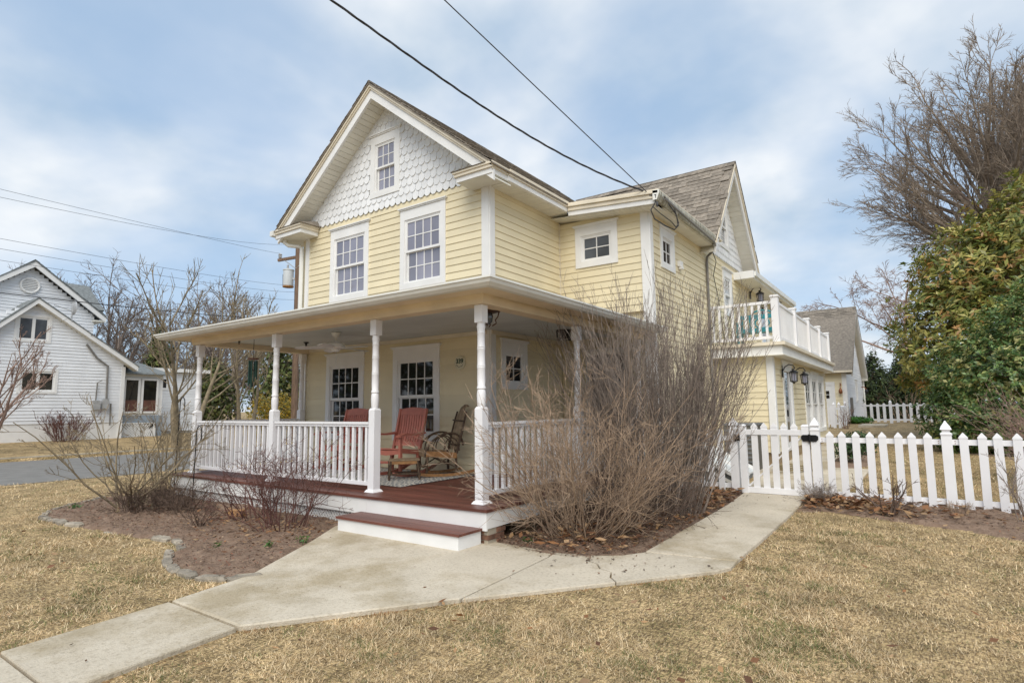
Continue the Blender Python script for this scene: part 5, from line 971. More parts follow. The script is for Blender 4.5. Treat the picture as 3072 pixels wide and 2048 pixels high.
def nobj(name, parts, m, parent=None, col=None):
    V, F = merge(parts) if isinstance(parts, list) else parts
    if parent is not None: V = V-np.array(wp(parent))
    return link(name, npmesh(name, V, F, col, smooth=(F.shape[1] == 4 and col is None)), m, parent)
def shrub(name, label, base, rad, N0, hgt, tilt, m, seed, r0=.008, rt=.0025, lv=((4, .35, .4, .8, (.3, .8)), (3, .45, .3, .95, (.4, 1.0))), wig=.12, up=.03, K=7, cat='shrub', group=None, lean=(0, 0)):
    """bare twiggy shrub: stems + twigs; lv = (children, length ratio, t0, t1, angle)"""
    rg = np.random.default_rng(seed); t = thing(name, label, cat, (base[0], base[1], gzf(base[0], base[1])), 0, group)
    a = rg.uniform(0, 2*np.pi, N0); rr = rad*np.sqrt(rg.uniform(0, 1, N0)); P0 = np.stack([base[0]+rr*np.cos(a), base[1]+rr*np.sin(a), np.full(N0, gzf(base[0], base[1])-.03)], 1)
    ti = tilt*np.sqrt(rg.uniform(.02, 1, N0)); a2 = a+rg.normal(0, .6, N0); D = np.stack([np.sin(ti)*np.cos(a2)+lean[0], np.sin(ti)*np.sin(a2)+lean[1], np.cos(ti)], 1)
    P = curve(rg, P0, D, hgt*rg.uniform(.6, 1.05, N0), K, wig, up); Rr = taper(r0*rg.uniform(.6, 1.1, N0), r0*.3, K)
    nobj('stems', [tubes(P, Rr, 4)], m, t); tw_ = []; Q, QR = P, Rr
    for i, (c, ratio, t0, t1, ang) in enumerate(lv):
        Q, QR = spawn(rg, Q, QR, c, t0, t1, ang, ratio, 4 if i < len(lv)-1 else 3, wig, up, .55, rt); tw_.append(tubes(Q, QR, 3))
    tag(nobj('twigs', tw_, m, t), kind='stuff'); return t, P
def leafcloud(rg, ells, N, size, cols, wts, shell=.55, aspect=.42, up=.3, jit=.18, keep=None):
    """diamond leaves spread through ellipsoids, more of them near the surface"""
    vol = np.array([e[3]*e[4]*e[5] for e in ells])**(2/3); k = rg.choice(len(ells), N, p=vol/vol.sum()); E = np.array(ells)[k]
    d_ = unit(rg.normal(size=(N, 3))); lump = 1+jit*np.sin(d_[:, 0]*7+E[:, 0]*3)*np.sin(d_[:, 1]*6+1+E[:, 1])*np.sin(d_[:, 2]*8)+jit*.5*np.sin(d_[:, 0]*17+d_[:, 2]*15)
    r_ = (shell+(1-shell)*rg.uniform(0, 1, N)**.6)*lump*rg.uniform(.92, 1.06, N); P = E[:, :3]+d_*E[:, 3:6]*r_[:, None]
    if keep is not None: q = keep(P); P, d_, r_ = P[q], d_[q], r_[q]; N = len(P)
    nrm = unit(d_+rg.normal(0, .6, (N, 3))+np.array([0, 0, up])); ax = unit(np.cross(nrm, rg.normal(size=(N, 3)))); sd = np.cross(nrm, ax)
    s = size*rg.uniform(.6, 1.2, N)[:, None]; w = s*aspect
    V = np.stack([P-ax*s*.5, P+sd*w*.5+nrm*w*.12, P+ax*s*.5, P-sd*w*.5+nrm*w*.12], 1).reshape(-1, 3); F = np.arange(4*N).reshape(N, 4)
    ci = rg.choice(len(cols), N, p=np.array(wts)/sum(wts)); C = np.array(cols)[ci]*rg.uniform(.7, 1.25, (N, 1)); return V, F, np.repeat(C, 4, 0), P
def rosettes(rg, ells, M, k, size, cols, wts, shell=.7, jit=.18, aspect=.36):
    vol = np.array([e[3]*e[4]*e[5] for e in ells])**(2/3); q = rg.choice(len(ells), M, p=vol/vol.sum()); E = np.array(ells)[q]; d_ = unit(rg.normal(size=(M, 3)))
    lump = 1+jit*np.sin(d_[:, 0]*7+E[:, 0]*3)*np.sin(d_[:, 1]*6+1+E[:, 1])*np.sin(d_[:, 2]*8)+jit*.6*np.sin(d_[:, 0]*17+d_[:, 2]*15); P = E[:, :3]+d_*E[:, 3:6]*((shell+(1-shell)*rg.uniform(0, 1, M)**.7)*lump)[:, None]
    ins = np.zeros(M, bool)
    for e in ells: ins |= (((P-np.array(e[:3]))/np.array(e[3:6]))**2).sum(1) < .32
    P, d_ = P[~ins], d_[~ins]; M = len(P); tone = rg.choice(len(cols), M, p=np.array(wts)/sum(wts)); out_ = unit(d_+np.array([0, 0, .45]))
    P = np.repeat(P, k, 0); D = np.repeat(out_, k, 0); n = len(P); ci = np.where(rg.uniform(0, 1, n) < .6, np.repeat(tone, k), rg.choice(len(cols), n, p=np.array(wts)/sum(wts)))
    r_ = unit(np.cross(D, rg.normal(size=(n, 3)))); ax = unit(D*rg.uniform(-.1, 1.1, n)[:, None]+r_); sd = unit(np.cross(ax, D)); nm = np.cross(sd, ax); s_ = size*rg.uniform(.6, 1.2, n)[:, None]; w = s_*aspect; B = P+rg.normal(0, size*.25, (n, 3))
    V = np.stack([B, B+ax*s_*.5+sd*w*.5+nm*w*.14, B+ax*s_-nm*s_*.12, B+ax*s_*.5-sd*w*.5+nm*w*.14], 1).reshape(-1, 3); C = np.array(cols)[ci]*rg.uniform(.75, 1.25, (n, 1)); return V, np.arange(4*n).reshape(n, 4), np.repeat(C, 4, 0), P
def litter(name, label, P, size, cols, seed, lift=.012, curl=.35, z=None):
    """curled dead leaves lying about; P (n,2)"""
    rg = np.random.default_rng(seed); n = len(P); s = size*rg.uniform(.5, 1.25, n)[:, None]; a = rg.uniform(0, 6.28, n); zz = gz(P[:, 0], P[:, 1])+lift*rg.uniform(.3, 1.6, n) if z is None else z
    C = np.stack([P[:, 0], P[:, 1], zz], 1); ax = np.stack([np.cos(a), np.sin(a), rg.normal(0, .25, n)], 1); ax = unit(ax); nm = unit(np.stack([rg.normal(0, .35, n), rg.normal(0, .35, n), np.ones(n)], 1)); sd = unit(np.cross(nm, ax)); w = s*rg.uniform(.18, .3, n)[:, None]; c = curl*rg.uniform(-.3, 1, n)[:, None]
    up = np.array([0, 0, 1.0]); V = np.stack([C-ax*s*.5+up*s*c*.3, C+sd*w+up*w*c, C, C-sd*w+up*w*c, C+ax*s*.5+up*s*c*.35], 1).reshape(-1, 3)
    b = (np.arange(n)*5)[:, None]; F = np.concatenate([b+np.array([[0, 1, 2]]), b+np.array([[0, 2, 3]]), b+np.array([[1, 4, 2]]), b+np.array([[2, 4, 3]])], 0)
    col = np.repeat(np.array(cols)[rg.integers(0, len(cols), n)]*rg.uniform(.6, 1.2, (n, 1)), 5, 0)
    return tag(link(name, npmesh(name, V, F, col), LEAFA), label, kind='stuff')

# ------------------------------------------------------------------ big bare shrubs by the porch
shrub('bare_shrub', 'tall dense bare grey shrub with upright shoots between the side porch and the gate', (0.72, 2.75), .58, 370, 3.0, .45, BARKG, 21, r0=.0082, rt=.0027, lv=((5, .30, .25, .92, (.2, .5)), (3, .42, .3, .95, (.25, .6))), wig=.07, up=.05, K=9)
shrub('bare_shrub', 'arching bare tan shrub in front of the side porch railing', (0.55, 1.0), .42, 95, 2.05, 1.0, BARKT, 22, r0=.0078, rt=.0023, lv=((8, .34, .15, .92, (.35, 1.0)), (6, .45, .2, .95, (.4, 1.1))), wig=.14, up=.07, K=9)
shrub('bare_shrub', 'low tangled bare brown shrub at the foot of the tall grey shrub', (0.80, 1.75), .42, 70, .95, 1.0, BARKB, 23, r0=.006, rt=.0022, lv=((6, .5, .15, .9, (.4, 1.0)), (4, .5, .2, .95, (.4, 1.1))), wig=.2, up=.0, K=8)
# bed in front of the porch
shrub('bare_shrub', 'open branched bare shrub at the far left end of the mulch bed', (-6.0, -0.96), .14, 14, 1.9, 1.0, BARKO, 31, r0=.017, rt=.0035, lv=((6, .42, .25, .9, (.4, .9)), (5, .42, .3, .95, (.4, 1.0)), (3, .45, .3, 1, (.4, 1.0))), wig=.17, up=.05)
shrub('bare_shrub', 'slender upright bare stems beside the left end of the porch', (-6.35, -0.28), .28, 18, 1.65, .35, BARKO, 32, r0=.011, rt=.003, lv=((5, .3, .3, .95, (.3, .7)), (3, .45, .3, .95, (.4, .9))), wig=.1, up=.05)
shrub('bare_shrub', 'low dark twiggy shrub behind the edging stones', (-5.55, -0.95), .2, 46, .55, .9, BARKB, 33, r0=.006, rt=.0025, lv=((5, .5, .2, .9, (.4, 1.0)), (5, .5, .2, .95, (.4, 1.1))), wig=.2)
shrub('bare_shrub', 'low dark twiggy shrub in front of the left railing section', (-5.05, -0.62), .2, 46, .55, .8, BARKB, 34, r0=.006, rt=.0025, lv=((5, .5, .2, .9, (.4, 1.0)), (5, .5, .2, .95, (.4, 1.1))), wig=.2)
shrub('bare_shrub', 'small sparse bare shrub alone in the middle of the mulch bed', (-3.73, -1.05), .06, 16, .48, .95, BARKB, 35, r0=.006, rt=.0025, lv=((5, .45, .3, .9, (.4, .9)), (3, .5, .2, .95, (.4, 1.1))), wig=.15)
shrub('bare_shrub', 'reddish bare shrub in front of the railing nearest the step', (-2.62, -0.62), .28, 34, 1.1, .62, BARKR, 36, r0=.0075, rt=.0024, lv=((7, .42, .3, .95, (.4, 1.1)), (4, .5, .2, .95, (.5, 1.2))), wig=.16, up=.0)
shrub('bare_shrub', 'reddish bare shrub under the middle porch column', (-3.55, -0.42), .26, 26, .95, .6, BARKR, 37, r0=.007, rt=.0024, lv=((6, .42, .3, .95, (.4, 1.1)), (4, .5, .2, .95, (.5, 1.2))), wig=.16, up=.0)
# along the fence
shrub('bare_shrub', 'small pruned bare shrub in front of the picket fence', (3.27, 4.02), .07, 8, .52, .75, BARKB, 41, r0=.016, rt=.0035, lv=((5, .45, .4, .95, (.4, .9)), (3, .45, .4, 1, (.4, .9))), wig=.16, up=.03)
shrub('bare_shrub', 'wispy grey dried shrub at the foot of the right gate post', (2.42, 4.50), .13, 60, .36, .8, BARKG, 42, r0=.003, rt=.0018, lv=((5, .5, .2, .9, (.3, .9)), (3, .5, .2, .95, (.4, 1.0))), wig=.2)
shrub('dry_grass_tuft', 'cut straw coloured grass tuft at the foot of the fence post', (3.98, 4.42), .09, 70, .20, .5, BARKT, 43, r0=.0035, rt=.002, lv=((1, .4, .5, .9, (.2, .5)),), wig=.08, cat='tuft')
shrub('bare_shrub', 'thin bare shrub at the right end of the visible fence', (4.62, 4.12), .12, 10, .95, .6, BARKG, 44, r0=.010, rt=.003, lv=((5, .4, .3, .95, (.4, .8)), (3, .45, .3, 1, (.4, .9))), wig=.13)
shrub('bare_shrub', 'pinkish brown bare bush behind the fence at the right edge', (5.75, 7.4), .5, 120, 1.75, .85, BARKP, 45, r0=.008, rt=.0035, lv=((6, .4, .25, .9, (.4, .9)), (4, .45, .2, .95, (.4, 1.0))), wig=.17)
shrub('bare_shrub', 'small bare shrub beside the far white gate', (0.95, 23.2), .12, 14, 1.1, .4, BARKP, 46, r0=.012, rt=.006, lv=((4, .4, .3, .95, (.3, .8)),), wig=.1)
shrub('dead_flower_stalks', 'tall dry flower stalks behind the far picket fence', (3.0, 30.6), .5, 14, 1.9, .3, BARKT, 47, r0=.02, rt=.012, lv=((3, .2, .6, 1, (.3, .9)),), wig=.06, cat='stalks')

# ------------------------------------------------------------------ trees
def tree(name, label, base, H_, trunk_r, seed, m, levels, fork=.4, lean=(0, 0), K=8, cat='tree', wig=.06, ntr=1, tilt=.0, spread=.12, group=None, tup=.02):
    rg = np.random.default_rng(seed); z0 = gzf(base[0], base[1]); t = thing(name, label, cat, (base[0], base[1], z0), 0, group)
    a = rg.uniform(0, 6.28)+np.arange(ntr)*2*np.pi/ntr; P0 = np.stack([base[0]+spread*np.cos(a)*(ntr > 1), base[1]+spread*np.sin(a)*(ntr > 1), np.full(ntr, z0-.1)], 1)
    D = np.stack([tilt*np.cos(a)+lean[0], tilt*np.sin(a)+lean[1], np.ones(ntr)], 1); P = curve(rg, P0, D, H_*rg.uniform(.85, 1.05, ntr), K, wig, tup); Rr = taper(np.full(ntr, trunk_r), np.full(ntr, trunk_r*.06), K)
    nobj('trunk', [tubes(P, Rr, 9)], m, t); parts = []; Q, QR = P, Rr; tips = []
    for i, (c, ratio, t0, t1, ang, up, rt) in enumerate(levels):
        last = i == len(levels)-1; Q, QR = spawn(rg, Q, QR, c, t0, t1, ang, ratio, 3 if last else (6 if i < 2 else 4), .08, up, .46, rt); parts.append(tubes(Q, QR, 3 if i > 0 else 6)); tips.append(Q)
    nobj('crown', parts, m, t); return t, tips
BARKTR = mat('bark_tree', (0.37, 0.295, 0.23), 0.9, 0.2, 8, 0.3, 30, isl=.35)
rg = np.random.default_rng(51); bt = thing('bare_tree', 'tall spreading bare tree rising behind the evergreen on the right', 'tree', (6.9, 23.3, gzf(6.9, 23.3)))
Pt = curve(rg, np.array([[6.9, 23.3, .2]]), np.array([[-.03, 0, 1.0]]), [12.5], 10, .035, .02); Rt = taper([.36], [.04], 10); nobj('trunk', [tubes(Pt, Rt, 10)], BARKTR, bt)
n = 84; d_ = unit(rg.normal(size=(n, 3))); d_[:, 2] = np.where(d_[:, 2] < -.55, -d_[:, 2], d_[:, 2]); T_ = np.array([6.7, 23.2, 10.0])+d_*np.array([4.6, 4.2, 5.3])*rg.uniform(.62, 1.0, (n, 1))
tz = np.clip((T_[:, 2]-5)*.42/7.5+.22+rg.uniform(-.06, .06, n), .2, .85); S_ = np.stack([np.interp(tz, np.linspace(0, 1, 10), Pt[0, :, k]) for k in range(3)], 1); M_ = (S_+T_)/2+np.stack([(T_-S_)[:, 0]*.12, (T_-S_)[:, 1]*.12, -.06*np.linalg.norm(T_-S_, axis=1)], 1)+rg.normal(0, .22, (n, 3))
u_ = np.linspace(0, 1, 9)[None, :, None]; Q = S_[:, None]*(1-u_)**2+2*M_[:, None]*u_*(1-u_)+T_[:, None]*u_**2+np.cumsum(rg.normal(0, .045, (n, 9, 3)), 1)*(u_ > 0); QR = taper(.035+.012*np.linalg.norm(T_-S_, axis=1), np.full(n, .009), 9); prt = [tubes(Q, QR, 6)]
for c_, ratio, t0, ang, rt, kk in ((9, .40, .3, (.35, .85), .015, 5), (7, .50, .15, (.3, .8), .010, 4), (5, .58, .15, (.3, .85), .0075, 3)): Q, QR = spawn(rg, Q, QR, c_, t0, 1, ang, ratio, kk, .08, .02, .5, rt); prt.append(tubes(Q, QR, 3))
nobj('crown', prt, BARKTR, bt)
tree('bare_tree', 'smaller drooping bare tree far behind the garage roof', (2.9, 46.5), 11.0, .3, 52, BARKP,
     ((12, .65, .3, .95, (.6, 1.3), -.02, .04), (9, .5, .2, 1, (.4, 1.0), -.03, .02), (8, .5, .2, 1, (.4, 1.0), -.03, .013), (5, .55, .2, 1, (.4, 1.0), -.02, .012)), wig=.06)
tree('bare_tree', 'reddish bare multi stemmed tree on the verge at the left edge', (-20.2, 0.35), 3.5, .07, 53, BARKP, ((6, .55, .3, .95, (.3, .6), .10, .02), (6, .45, .3, 1, (.3, .7), .08, .008), (5, .45, .3, 1, (.3, .8), .05, .006), (3, .4, .4, 1, (.4, .9), .03, .006)), ntr=5, tilt=.38, spread=.2)
tree('bare_tree', 'bare multi stemmed tree with thick upcurving twigs left of the porch', (-19.3, 6.0), 5.9, .12, 54, BARKO, ((9, .55, .25, .95, (.4, .9), .12, .03), (7, .48, .25, 1, (.4, .8), .16, .014), (4, .5, .3, 1, (.4, .8), .18, .010)), ntr=3, tilt=.22, spread=.3)
tree('bare_tree', 'bare tree with thick upcurving twigs seen between the left porch columns', (-19.6, 8.75), 5.4, .10, 55, BARKO, ((9, .55, .25, .95, (.5, 1.0), .12, .028), (7, .48, .25, 1, (.4, .8), .16, .014), (4, .5, .3, 1, (.4, .8), .18, .010)), ntr=2, tilt=.3, spread=.3)
shrub('bare_shrub', 'dark bare shrub with dried flower heads by the white house wall', (-23.2, 3.6), .4, 60, 1.2, .7, BARKR, 56, r0=.012, rt=.008, lv=((4, .4, .4, .95, (.3, .8)), (3, .35, .5, 1, (.4, 1.0))), wig=.1)
# wood beyond the white house: one far mass
rg = np.random.default_rng(61); prt = []
for i in range(34):
    x, y = (-46-rg.uniform(0, 26), rg.uniform(8, 46)); h = rg.uniform(7, 11.5); n = rg.integers(1, 3)
    P = curve(rg, np.array([[x, y, .3]]*n), np.stack([rg.normal(0, .15, n), rg.normal(0, .15, n), np.ones(n)], 1), h, 6, .08, .02); Rr = taper(np.full(n, .2), np.full(n, .05), 6); prt.append(tubes(P, Rr, 5)); Q, QR = P, Rr
    for c, ratio, t0, rt in ((12, .5, .15, .04), (7, .5, .2, .022), (5, .55, .2, .015)): Q, QR = spawn(rg, Q, QR, c, t0, 1, (.4, 1.0), ratio, 3, .12, .06, .6, rt); prt.append(tubes(Q, QR, 3))
WOOD = mat('far_wood_bark', (0.235, 0.19, 0.165), .9, .15, .5, isl=.4)
V, F = merge(prt); tag(link('woodland', npmesh('woodland', V, F), WOOD), 'far grey brown winter woodland behind the white house', kind='stuff')
DG = [(.035, .06, .018), (.055, .085, .022), (.02, .035, .012), (.09, .10, .03)]
def leaftree(name, label, ells, N, size, cols, wts, seed, m, trunk, cat='tree', ros=0, **k):
    rg = np.random.default_rng(seed); x, y = trunk[0], trunk[1]; z0 = gzf(x, y); t = thing(name, label, cat, (x, y, z0)); V, F, C, P = rosettes(rg, ells, N, ros, size, cols, wts, **k) if ros else leafcloud(rg, ells, N, size, cols, wts, **k)
    nobj('crown', (V, F), m, t, C); Pt = curve(rg, np.array([[x, y, z0-.1]]), np.array([[0, 0, 1.0]]), trunk[2], 6, .05, .02); Rt = taper([trunk[3]], [trunk[3]*.3], 6); pp = [tubes(Pt, Rt, 8)]
    nobj('trunk', pp, BARKB, t); Q, QR = spawn(rg, Pt, Rt, 26, .1, 1, (.7, 1.3), .5, 5, .1, .02, .5, .01); q2, qr2 = spawn(rg, Q, QR, 5, .3, 1, (.4, .9), .45, 4, .1, .02, .5, .006); nobj('branches', [tubes(Q, QR, 4), tubes(q2, qr2, 3)], BARKB, t); return t
MG = [(.17, .22, .055), (.33, .33, .08), (.52, .46, .14), (.48, .27, .09), (.58, .34, .12), (.09, .12, .035)]
leaftree('magnolia_tree', 'large evergreen magnolia with bronze tinged leaves on the right', [(6.5, 18.3, 4.0, 2.7, 2.5, 2.7), (7.4, 18.5, 6.1, 2.3, 2.2, 2.3), (4.6, 17.9, 3.3, 1.6, 1.8, 1.9), (5.2, 18.2, 5.4, 1.5, 1.5, 1.6), (8.6, 18.6, 4.6, 2.2, 2.2, 3.5)], 6600, .23, MG, (5, 7, 5.5, 1.3, .7, 1), 71, LEAFG, (6.7, 18.4, 8.0, .16), ros=8, shell=.72, jit=.2)
CG = [(.10, .19, .055), (.18, .28, .08), (.34, .37, .12), (.50, .48, .21), (.055, .10, .03), (.24, .23, .07)]
leaftree('camellia_bush', 'dense glossy green evergreen bush below the magnolia', [(5.35, 13.3, 1.75, 1.55, 1.4, 1.55), (6.3, 13.4, 2.5, 1.5, 1.4, 1.8), (4.75, 13.2, 1.0, 1.2, 1.1, .95), (6.9, 13.2, 1.5, 1.5, 1.4, 1.5), (5.7, 12.8, .8, 1.5, 1.0, .75)], 9500, .105, CG, (5, 4, 2.2, 1.0, 2.5, 1), 72, LEAFG, (5.9, 13.4, 3.0, .09), cat='bush', ros=7, shell=.72, jit=.16, aspect=.48)
for i, (x, y, h, w_, lab) in enumerate(((1.25, 38.0, 4.0, 1.25, 'dark cedar nearest the garage behind the far fence'), (2.55, 39.0, 3.7, 1.25, 'dark cedar in the middle of the row behind the far fence'), (3.75, 39.3, 3.9, 1.3, 'dark cedar at the right end of the row behind the far fence'), (-0.2, 40, 3.6, 1.3, 'dark cedar partly hidden by the garage'), (5.2, 40.0, 4.4, 1.6, 'dark cedar mostly hidden by the evergreen bush'))):
    leaftree('cedar_tree', lab, [(x, y, .5+h*.25, w_, w_, h*.33), (x+.1, y, .5+h*.5, w_*.85, w_*.85, h*.3), (x-.05, y, .5+h*.72, w_*.6, w_*.6, h*.24), (x, y, .5+h*.9, w_*.3, w_*.3, h*.16)], 4200, .26, DG, (4, 3, 4, 1), 80+i, CEDAR, (x, y, h*.95, .12), shell=.35, aspect=.4, jit=.25)
# ivy-clad trees, golden hedge
IV = [(.09, .12, .03), (.16, .18, .05), (.05, .065, .02), (.22, .2, .08)]
for i, (x, y, h, w_, lab) in enumerate(((-39.5, 13.6, 7.2, 1.2, 'ivy clad tree just right of the white house roof'), (-37.5, 16.2, 5.2, 1.9, 'ivy covered evergreen clump behind the bare tree'), (-33.5, 19.0, 6.5, 2.2, 'broad ivy covered tree seen above the white annex'), (-31.0, 20.6, 5.0, 1.8, 'ivy covered clump seen through the porch'))):
    leaftree('ivy_tree', lab, [(x, y, h*.35, w_, w_, h*.36), (x+.3, y, h*.65, w_*.75, w_*.75, h*.3), (x-.2, y, h*.88, w_*.4, w_*.4, h*.16)], 3200, .34, IV, (3, 2, 3, 1), 90+i, CEDAR, (x, y, h, .2), shell=.35, jit=.3, aspect=.55)
leaftree('golden_hedge', 'golden yellow green hedge seen between the left porch columns', [(-20.9, 10.2, 1.15, .7, .7, 1.05), (-20.2, 10.7, 1.2, .7, .7, 1.1), (-19.6, 11.3, 1.2, .75, .75, 1.1)], 6500, .12, [(.60, .38, .03), (.45, .34, .04), (.24, .24, .05), (.12, .13, .03), (.7, .46, .05)], (4, 4, 2.5, 1.5, 2), 97, LEAFG, (-20.2, 10.7, 1.6, .06), cat='hedge', shell=.5, aspect=.35, jit=.1)
for x, y, sd_, lab in ((0.95, 28.4, 98, 'clump of green daffodil leaves at the garage corner'), (2.35, 9.6, 99, 'small green shrub in the bed behind the fence, nearer the gate'), (2.45, 11.2, 100, 'small green shrub in the bed behind the fence, farther from the gate')):
    rg = np.random.default_rng(sd_); h = .3 if sd_ > 98 else .16; V, F, C, P = leafcloud(rg, [(x, y, gzf(x, y)+h, .38 if sd_ > 98 else .75, .4, h)], 900, .11 if sd_ > 98 else .22, [(.05, .10, .035), (.09, .16, .05), (.03, .05, .02)] if sd_ > 98 else [(.07, .20, .03), (.10, .26, .04)], (3, 2, 2) if sd_ > 98 else (1, 1), shell=.2, aspect=.3)
    t = thing('green_plant', lab, 'plant', (x, y, gzf(x, y))); nobj('leaves', (V, F), LEAFG, t, C)

# ------------------------------------------------------------------ grass, mulch bits, fallen leaves
rg = np.random.default_rng(7); NT, KB = 100000, 8
th = rg.uniform(-.98, .98, NT)+(math.pi/2+YAW); rad = np.exp(rg.uniform(math.log(2.0), math.log(19), NT)); X = CAM[0]+rad*np.cos(th); Y = CAM[1]+rad*np.sin(th)
okm = ~((X > -6.95) & (X < 0) & (Y > -.0) & (Y < 9)) & ~((X > -8) & (X < 1.25) & (Y > 4.9) & (Y < 17)) & (X > -11.32+.12*snoise(Y, Y*0, 2)) 
for p in PATH_S: okm &= ~inpoly(X+.018*snoise(X, Y, 9), Y+.018*snoise(Y, X, 9), p)
for p in (BED_L, BED_R, BED_F, BED_S): okm &= ~inpoly(X+.035*snoise(X, Y, 6), Y+.035*snoise(Y, X, 6), p)
okm &= rg.uniform(0, 1, NT) < np.clip(.95+.3*snoise(X+3, Y-5, 3.2)+.2*snoise(X, Y, 11), .45, 1)
X, Y, rad = X[okm], Y[okm], rad[okm]; nt_ = len(X); tl = np.clip(1+.38*snoise(X-2, Y+6, 2.2)+rg.normal(0, .22, nt_), .45, 2.1); tg = rg.uniform(0, 1, nt_); ta = rg.uniform(.8, 1.15, nt_); ti_ = rg.integers(0, 4, nt_)
rp_ = lambda q: np.repeat(q, KB); X0, Y0 = rp_(X), rp_(Y); rad = rp_(rad); tl, tg, ta, ti_ = rp_(tl), rp_(tg), rp_(ta), rp_(ti_); n = nt_*KB; sp_ = .006+.0045*np.minimum(rad, 12); X = X0+rg.normal(0, 1, n)*sp_; Y = Y0+rg.normal(0, 1, n)*sp_
for p in PATH_S: m_ = inpoly(X, Y, p); X[m_] = X0[m_]; Y[m_] = Y0[m_]
gn = snoise(X, Y, 1.6)+.6*snoise(X+7, Y-3, 5); thin = snoise(X-4, Y+8, 2.7)
pg = np.clip(.13+.19*gn, .02, .65); kind = np.where(rg.uniform(0, 1, n) < .65, tg, rg.uniform(0, 1, n)); straw = np.array([(.74, .57, .345), (.63, .47, .27), (.49, .36, .20), (.82, .67, .44)])[np.where(rg.uniform(0, 1, n) < .5, ti_, rg.integers(0, 4, n))]
green = np.array([(.21, .215, .08), (.27, .26, .10), (.15, .17, .06)])[rg.integers(0, 3, n)]; C = np.where((kind < pg)[:, None], green, straw)*rg.uniform(.75, 1.2, (n, 1))*ta[:, None]*(1+.10*thin)[:, None]
rust = np.zeros(n, bool)
for p in PATH_S[:9]:
    Pp = np.array(p); c_ = Pp.mean(0); big = [tuple(c_+(q-c_)*(1+.09/np.linalg.norm(q-c_))) for q in Pp]; rust |= inpoly(X, Y, big)
rust &= rg.uniform(0, 1, n) < .75; C[rust] = np.array([.40, .20, .08])*rg.uniform(.6, 1.2, (rust.sum(), 1))
a = rg.uniform(0, 6.28, n); L = (.018+.0030*np.minimum(rad, 9))*rg.uniform(.55, 1.35, n)*np.where(rust, .6, 1)*tl; lift = rg.uniform(.05, .75, n)
hd = np.stack([np.cos(a), np.sin(a), np.zeros(n)], 1); sd = np.stack([-np.sin(a), np.cos(a), np.zeros(n)], 1); W = (.0011+.00040*np.minimum(rad, 10))[:, None]
B = np.stack([X, Y, gz(X, Y)-.014], 1); tip = B+hd*(L*np.sqrt(1-lift**2))[:, None]+np.array([0, 0, 1])*(L*lift)[:, None]
V = np.stack([B-sd*W, B+sd*W, tip], 1).reshape(-1, 3); tag(link('lawn_grass', npmesh('lawn_grass', V, np.arange(3*n).reshape(n, 3), np.repeat(C, 3, 0)), GRASS), 'short dry straw coloured grass with green patches', kind='stuff')
def inbed(poly, N_, rg):
    P = np.array(poly); q = rg.uniform(P.min(0), P.max(0), (N_, 2)); return q[inpoly(q[:, 0], q[:, 1], poly)]
LC = [(.36, .17, .07), (.26, .12, .05), (.42, .25, .12), (.19, .09, .045), (.48, .31, .17)]
MC = [(.19, .12, .08), (.27, .18, .12), (.13, .08, .055), (.34, .24, .16), (.24, .11, .065)]
P = np.concatenate([inbed(BED_L, 9000, rg), inbed(BED_R, 11000, rg), inbed(BED_F, 9000, rg)]); litter('mulch_chips', 'small bark chips and twigs over the mulch beds', P, .036, MC, 101, .05)
c = lambda cx, cy, sx, sy, N_: np.stack([rg.normal(cx, sx, N_), rg.normal(cy, sy, N_)], 1)
def filt(P, polys, avoid=PATH_S): 
    m_ = np.zeros(len(P), bool)
    for p in polys: m_ |= inpoly(P[:, 0], P[:, 1], p)
    return P[m_]
P = np.concatenate([filt(c(.95, 3.9, .33, .55, 700), [BED_R]), filt(c(2.75, 4.42, .42, .26, 520), [BED_F]), filt(c(.9, 2.4, .4, .7, 260), [BED_R]), filt(c(3.2, 4.2, .6, .3, 160), [BED_F]), filt(c(.7, .9, .35, .45, 200), [BED_R])])
litter('fallen_leaves', 'curled brown leaves heaped by the gate and fence', P, .12, LC, 102, .06)
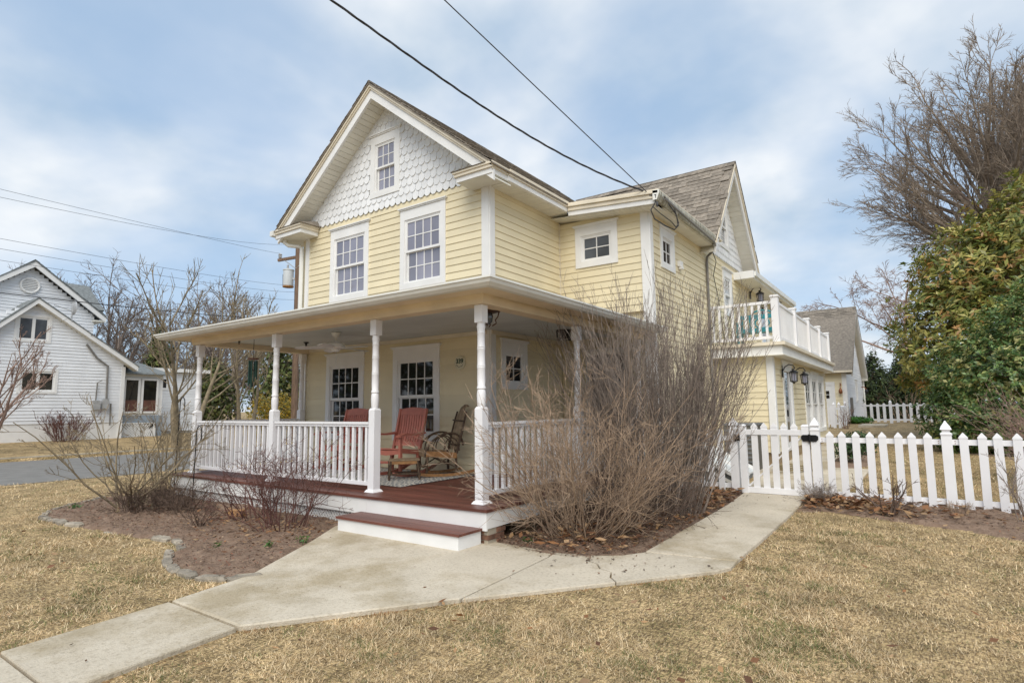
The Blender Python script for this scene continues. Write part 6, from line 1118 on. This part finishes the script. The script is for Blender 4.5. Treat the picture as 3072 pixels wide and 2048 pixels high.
P = np.concatenate([filt(c(-2.75, -.75, .6, .3, 320), [BED_L]), filt(c(-3.5, -.4, 1.2, .3, 200), [BED_L])]); litter('fallen_leaves', 'brown leaves caught under the reddish shrubs', P, .065, LC, 103, .04)
P = rg.uniform((-6, -4.5), (6.5, 4.4), (1500, 2)); k_ = np.ones(len(P), bool)
for p in PATH_S+[BED_L, BED_R]: k_ &= ~inpoly(P[:, 0], P[:, 1], p)
P = P[k_ & ~((P[:, 0] < 0) & (P[:, 1] > -.4))]; litter('fallen_leaves', 'scattered single brown leaves on the lawn', P[:330], .065, LC, 104, .035)
P = np.concatenate([filt(rg.uniform((-2, -3.5), (2.3, 4.7), (500, 2)), PATH_S)[:34], filt(c(1.2, .15, .35, .3, 90), PATH_S), filt(c(1.45, 3.9, .12, .5, 40), PATH_S)]); litter('fallen_leaves', 'leaf crumbs and bits on the concrete path', P, .03, [(.10, .06, .04), (.2, .1, .05)], 105, .01, z=gz(P[:, 0], P[:, 1])+.028)
V, F, C, _ = leafcloud(rg, [(-1.9, -1.25, .05, .06, .06, .05), (-1.75, -.95, .05, .1, .08, .05), (-2.35, -1.55, .04, .06, .05, .04), (-6.5, -1.45, .05, .12, .1, .05), (.25, .35, .04, .08, .06, .04)], 170, .055, [(.06, .17, .03), (.10, .22, .05)], (1, 1), shell=.1, aspect=.3)
tag(link('weed_sprouts', npmesh('weed_sprouts', V, F, C), LEAFG), 'small bright green sprouts in the mulch beds', kind='stuff')

# dark trees across the street behind the viewer: the porch windows mirror them
rg = np.random.default_rng(201); el = []
for t_ in np.linspace(-34, 34, 15):
    h = rg.uniform(8, 13); el.append((-27+.8*t_+rg.normal(0, 2), -33-.57*t_+rg.normal(0, 2), h*.5, rg.uniform(3, 4.5), rg.uniform(3, 4.5), h*.55))
V, F, C, _ = leafcloud(rg, el, 9000, 1.0, DG, (4, 3, 4, 1), shell=.3, jit=.3, aspect=.5)
tag(link('far_trees', npmesh('far_trees', V, F, C), CEDAR), 'dark trees across the street mirrored in the porch windows', kind='stuff')
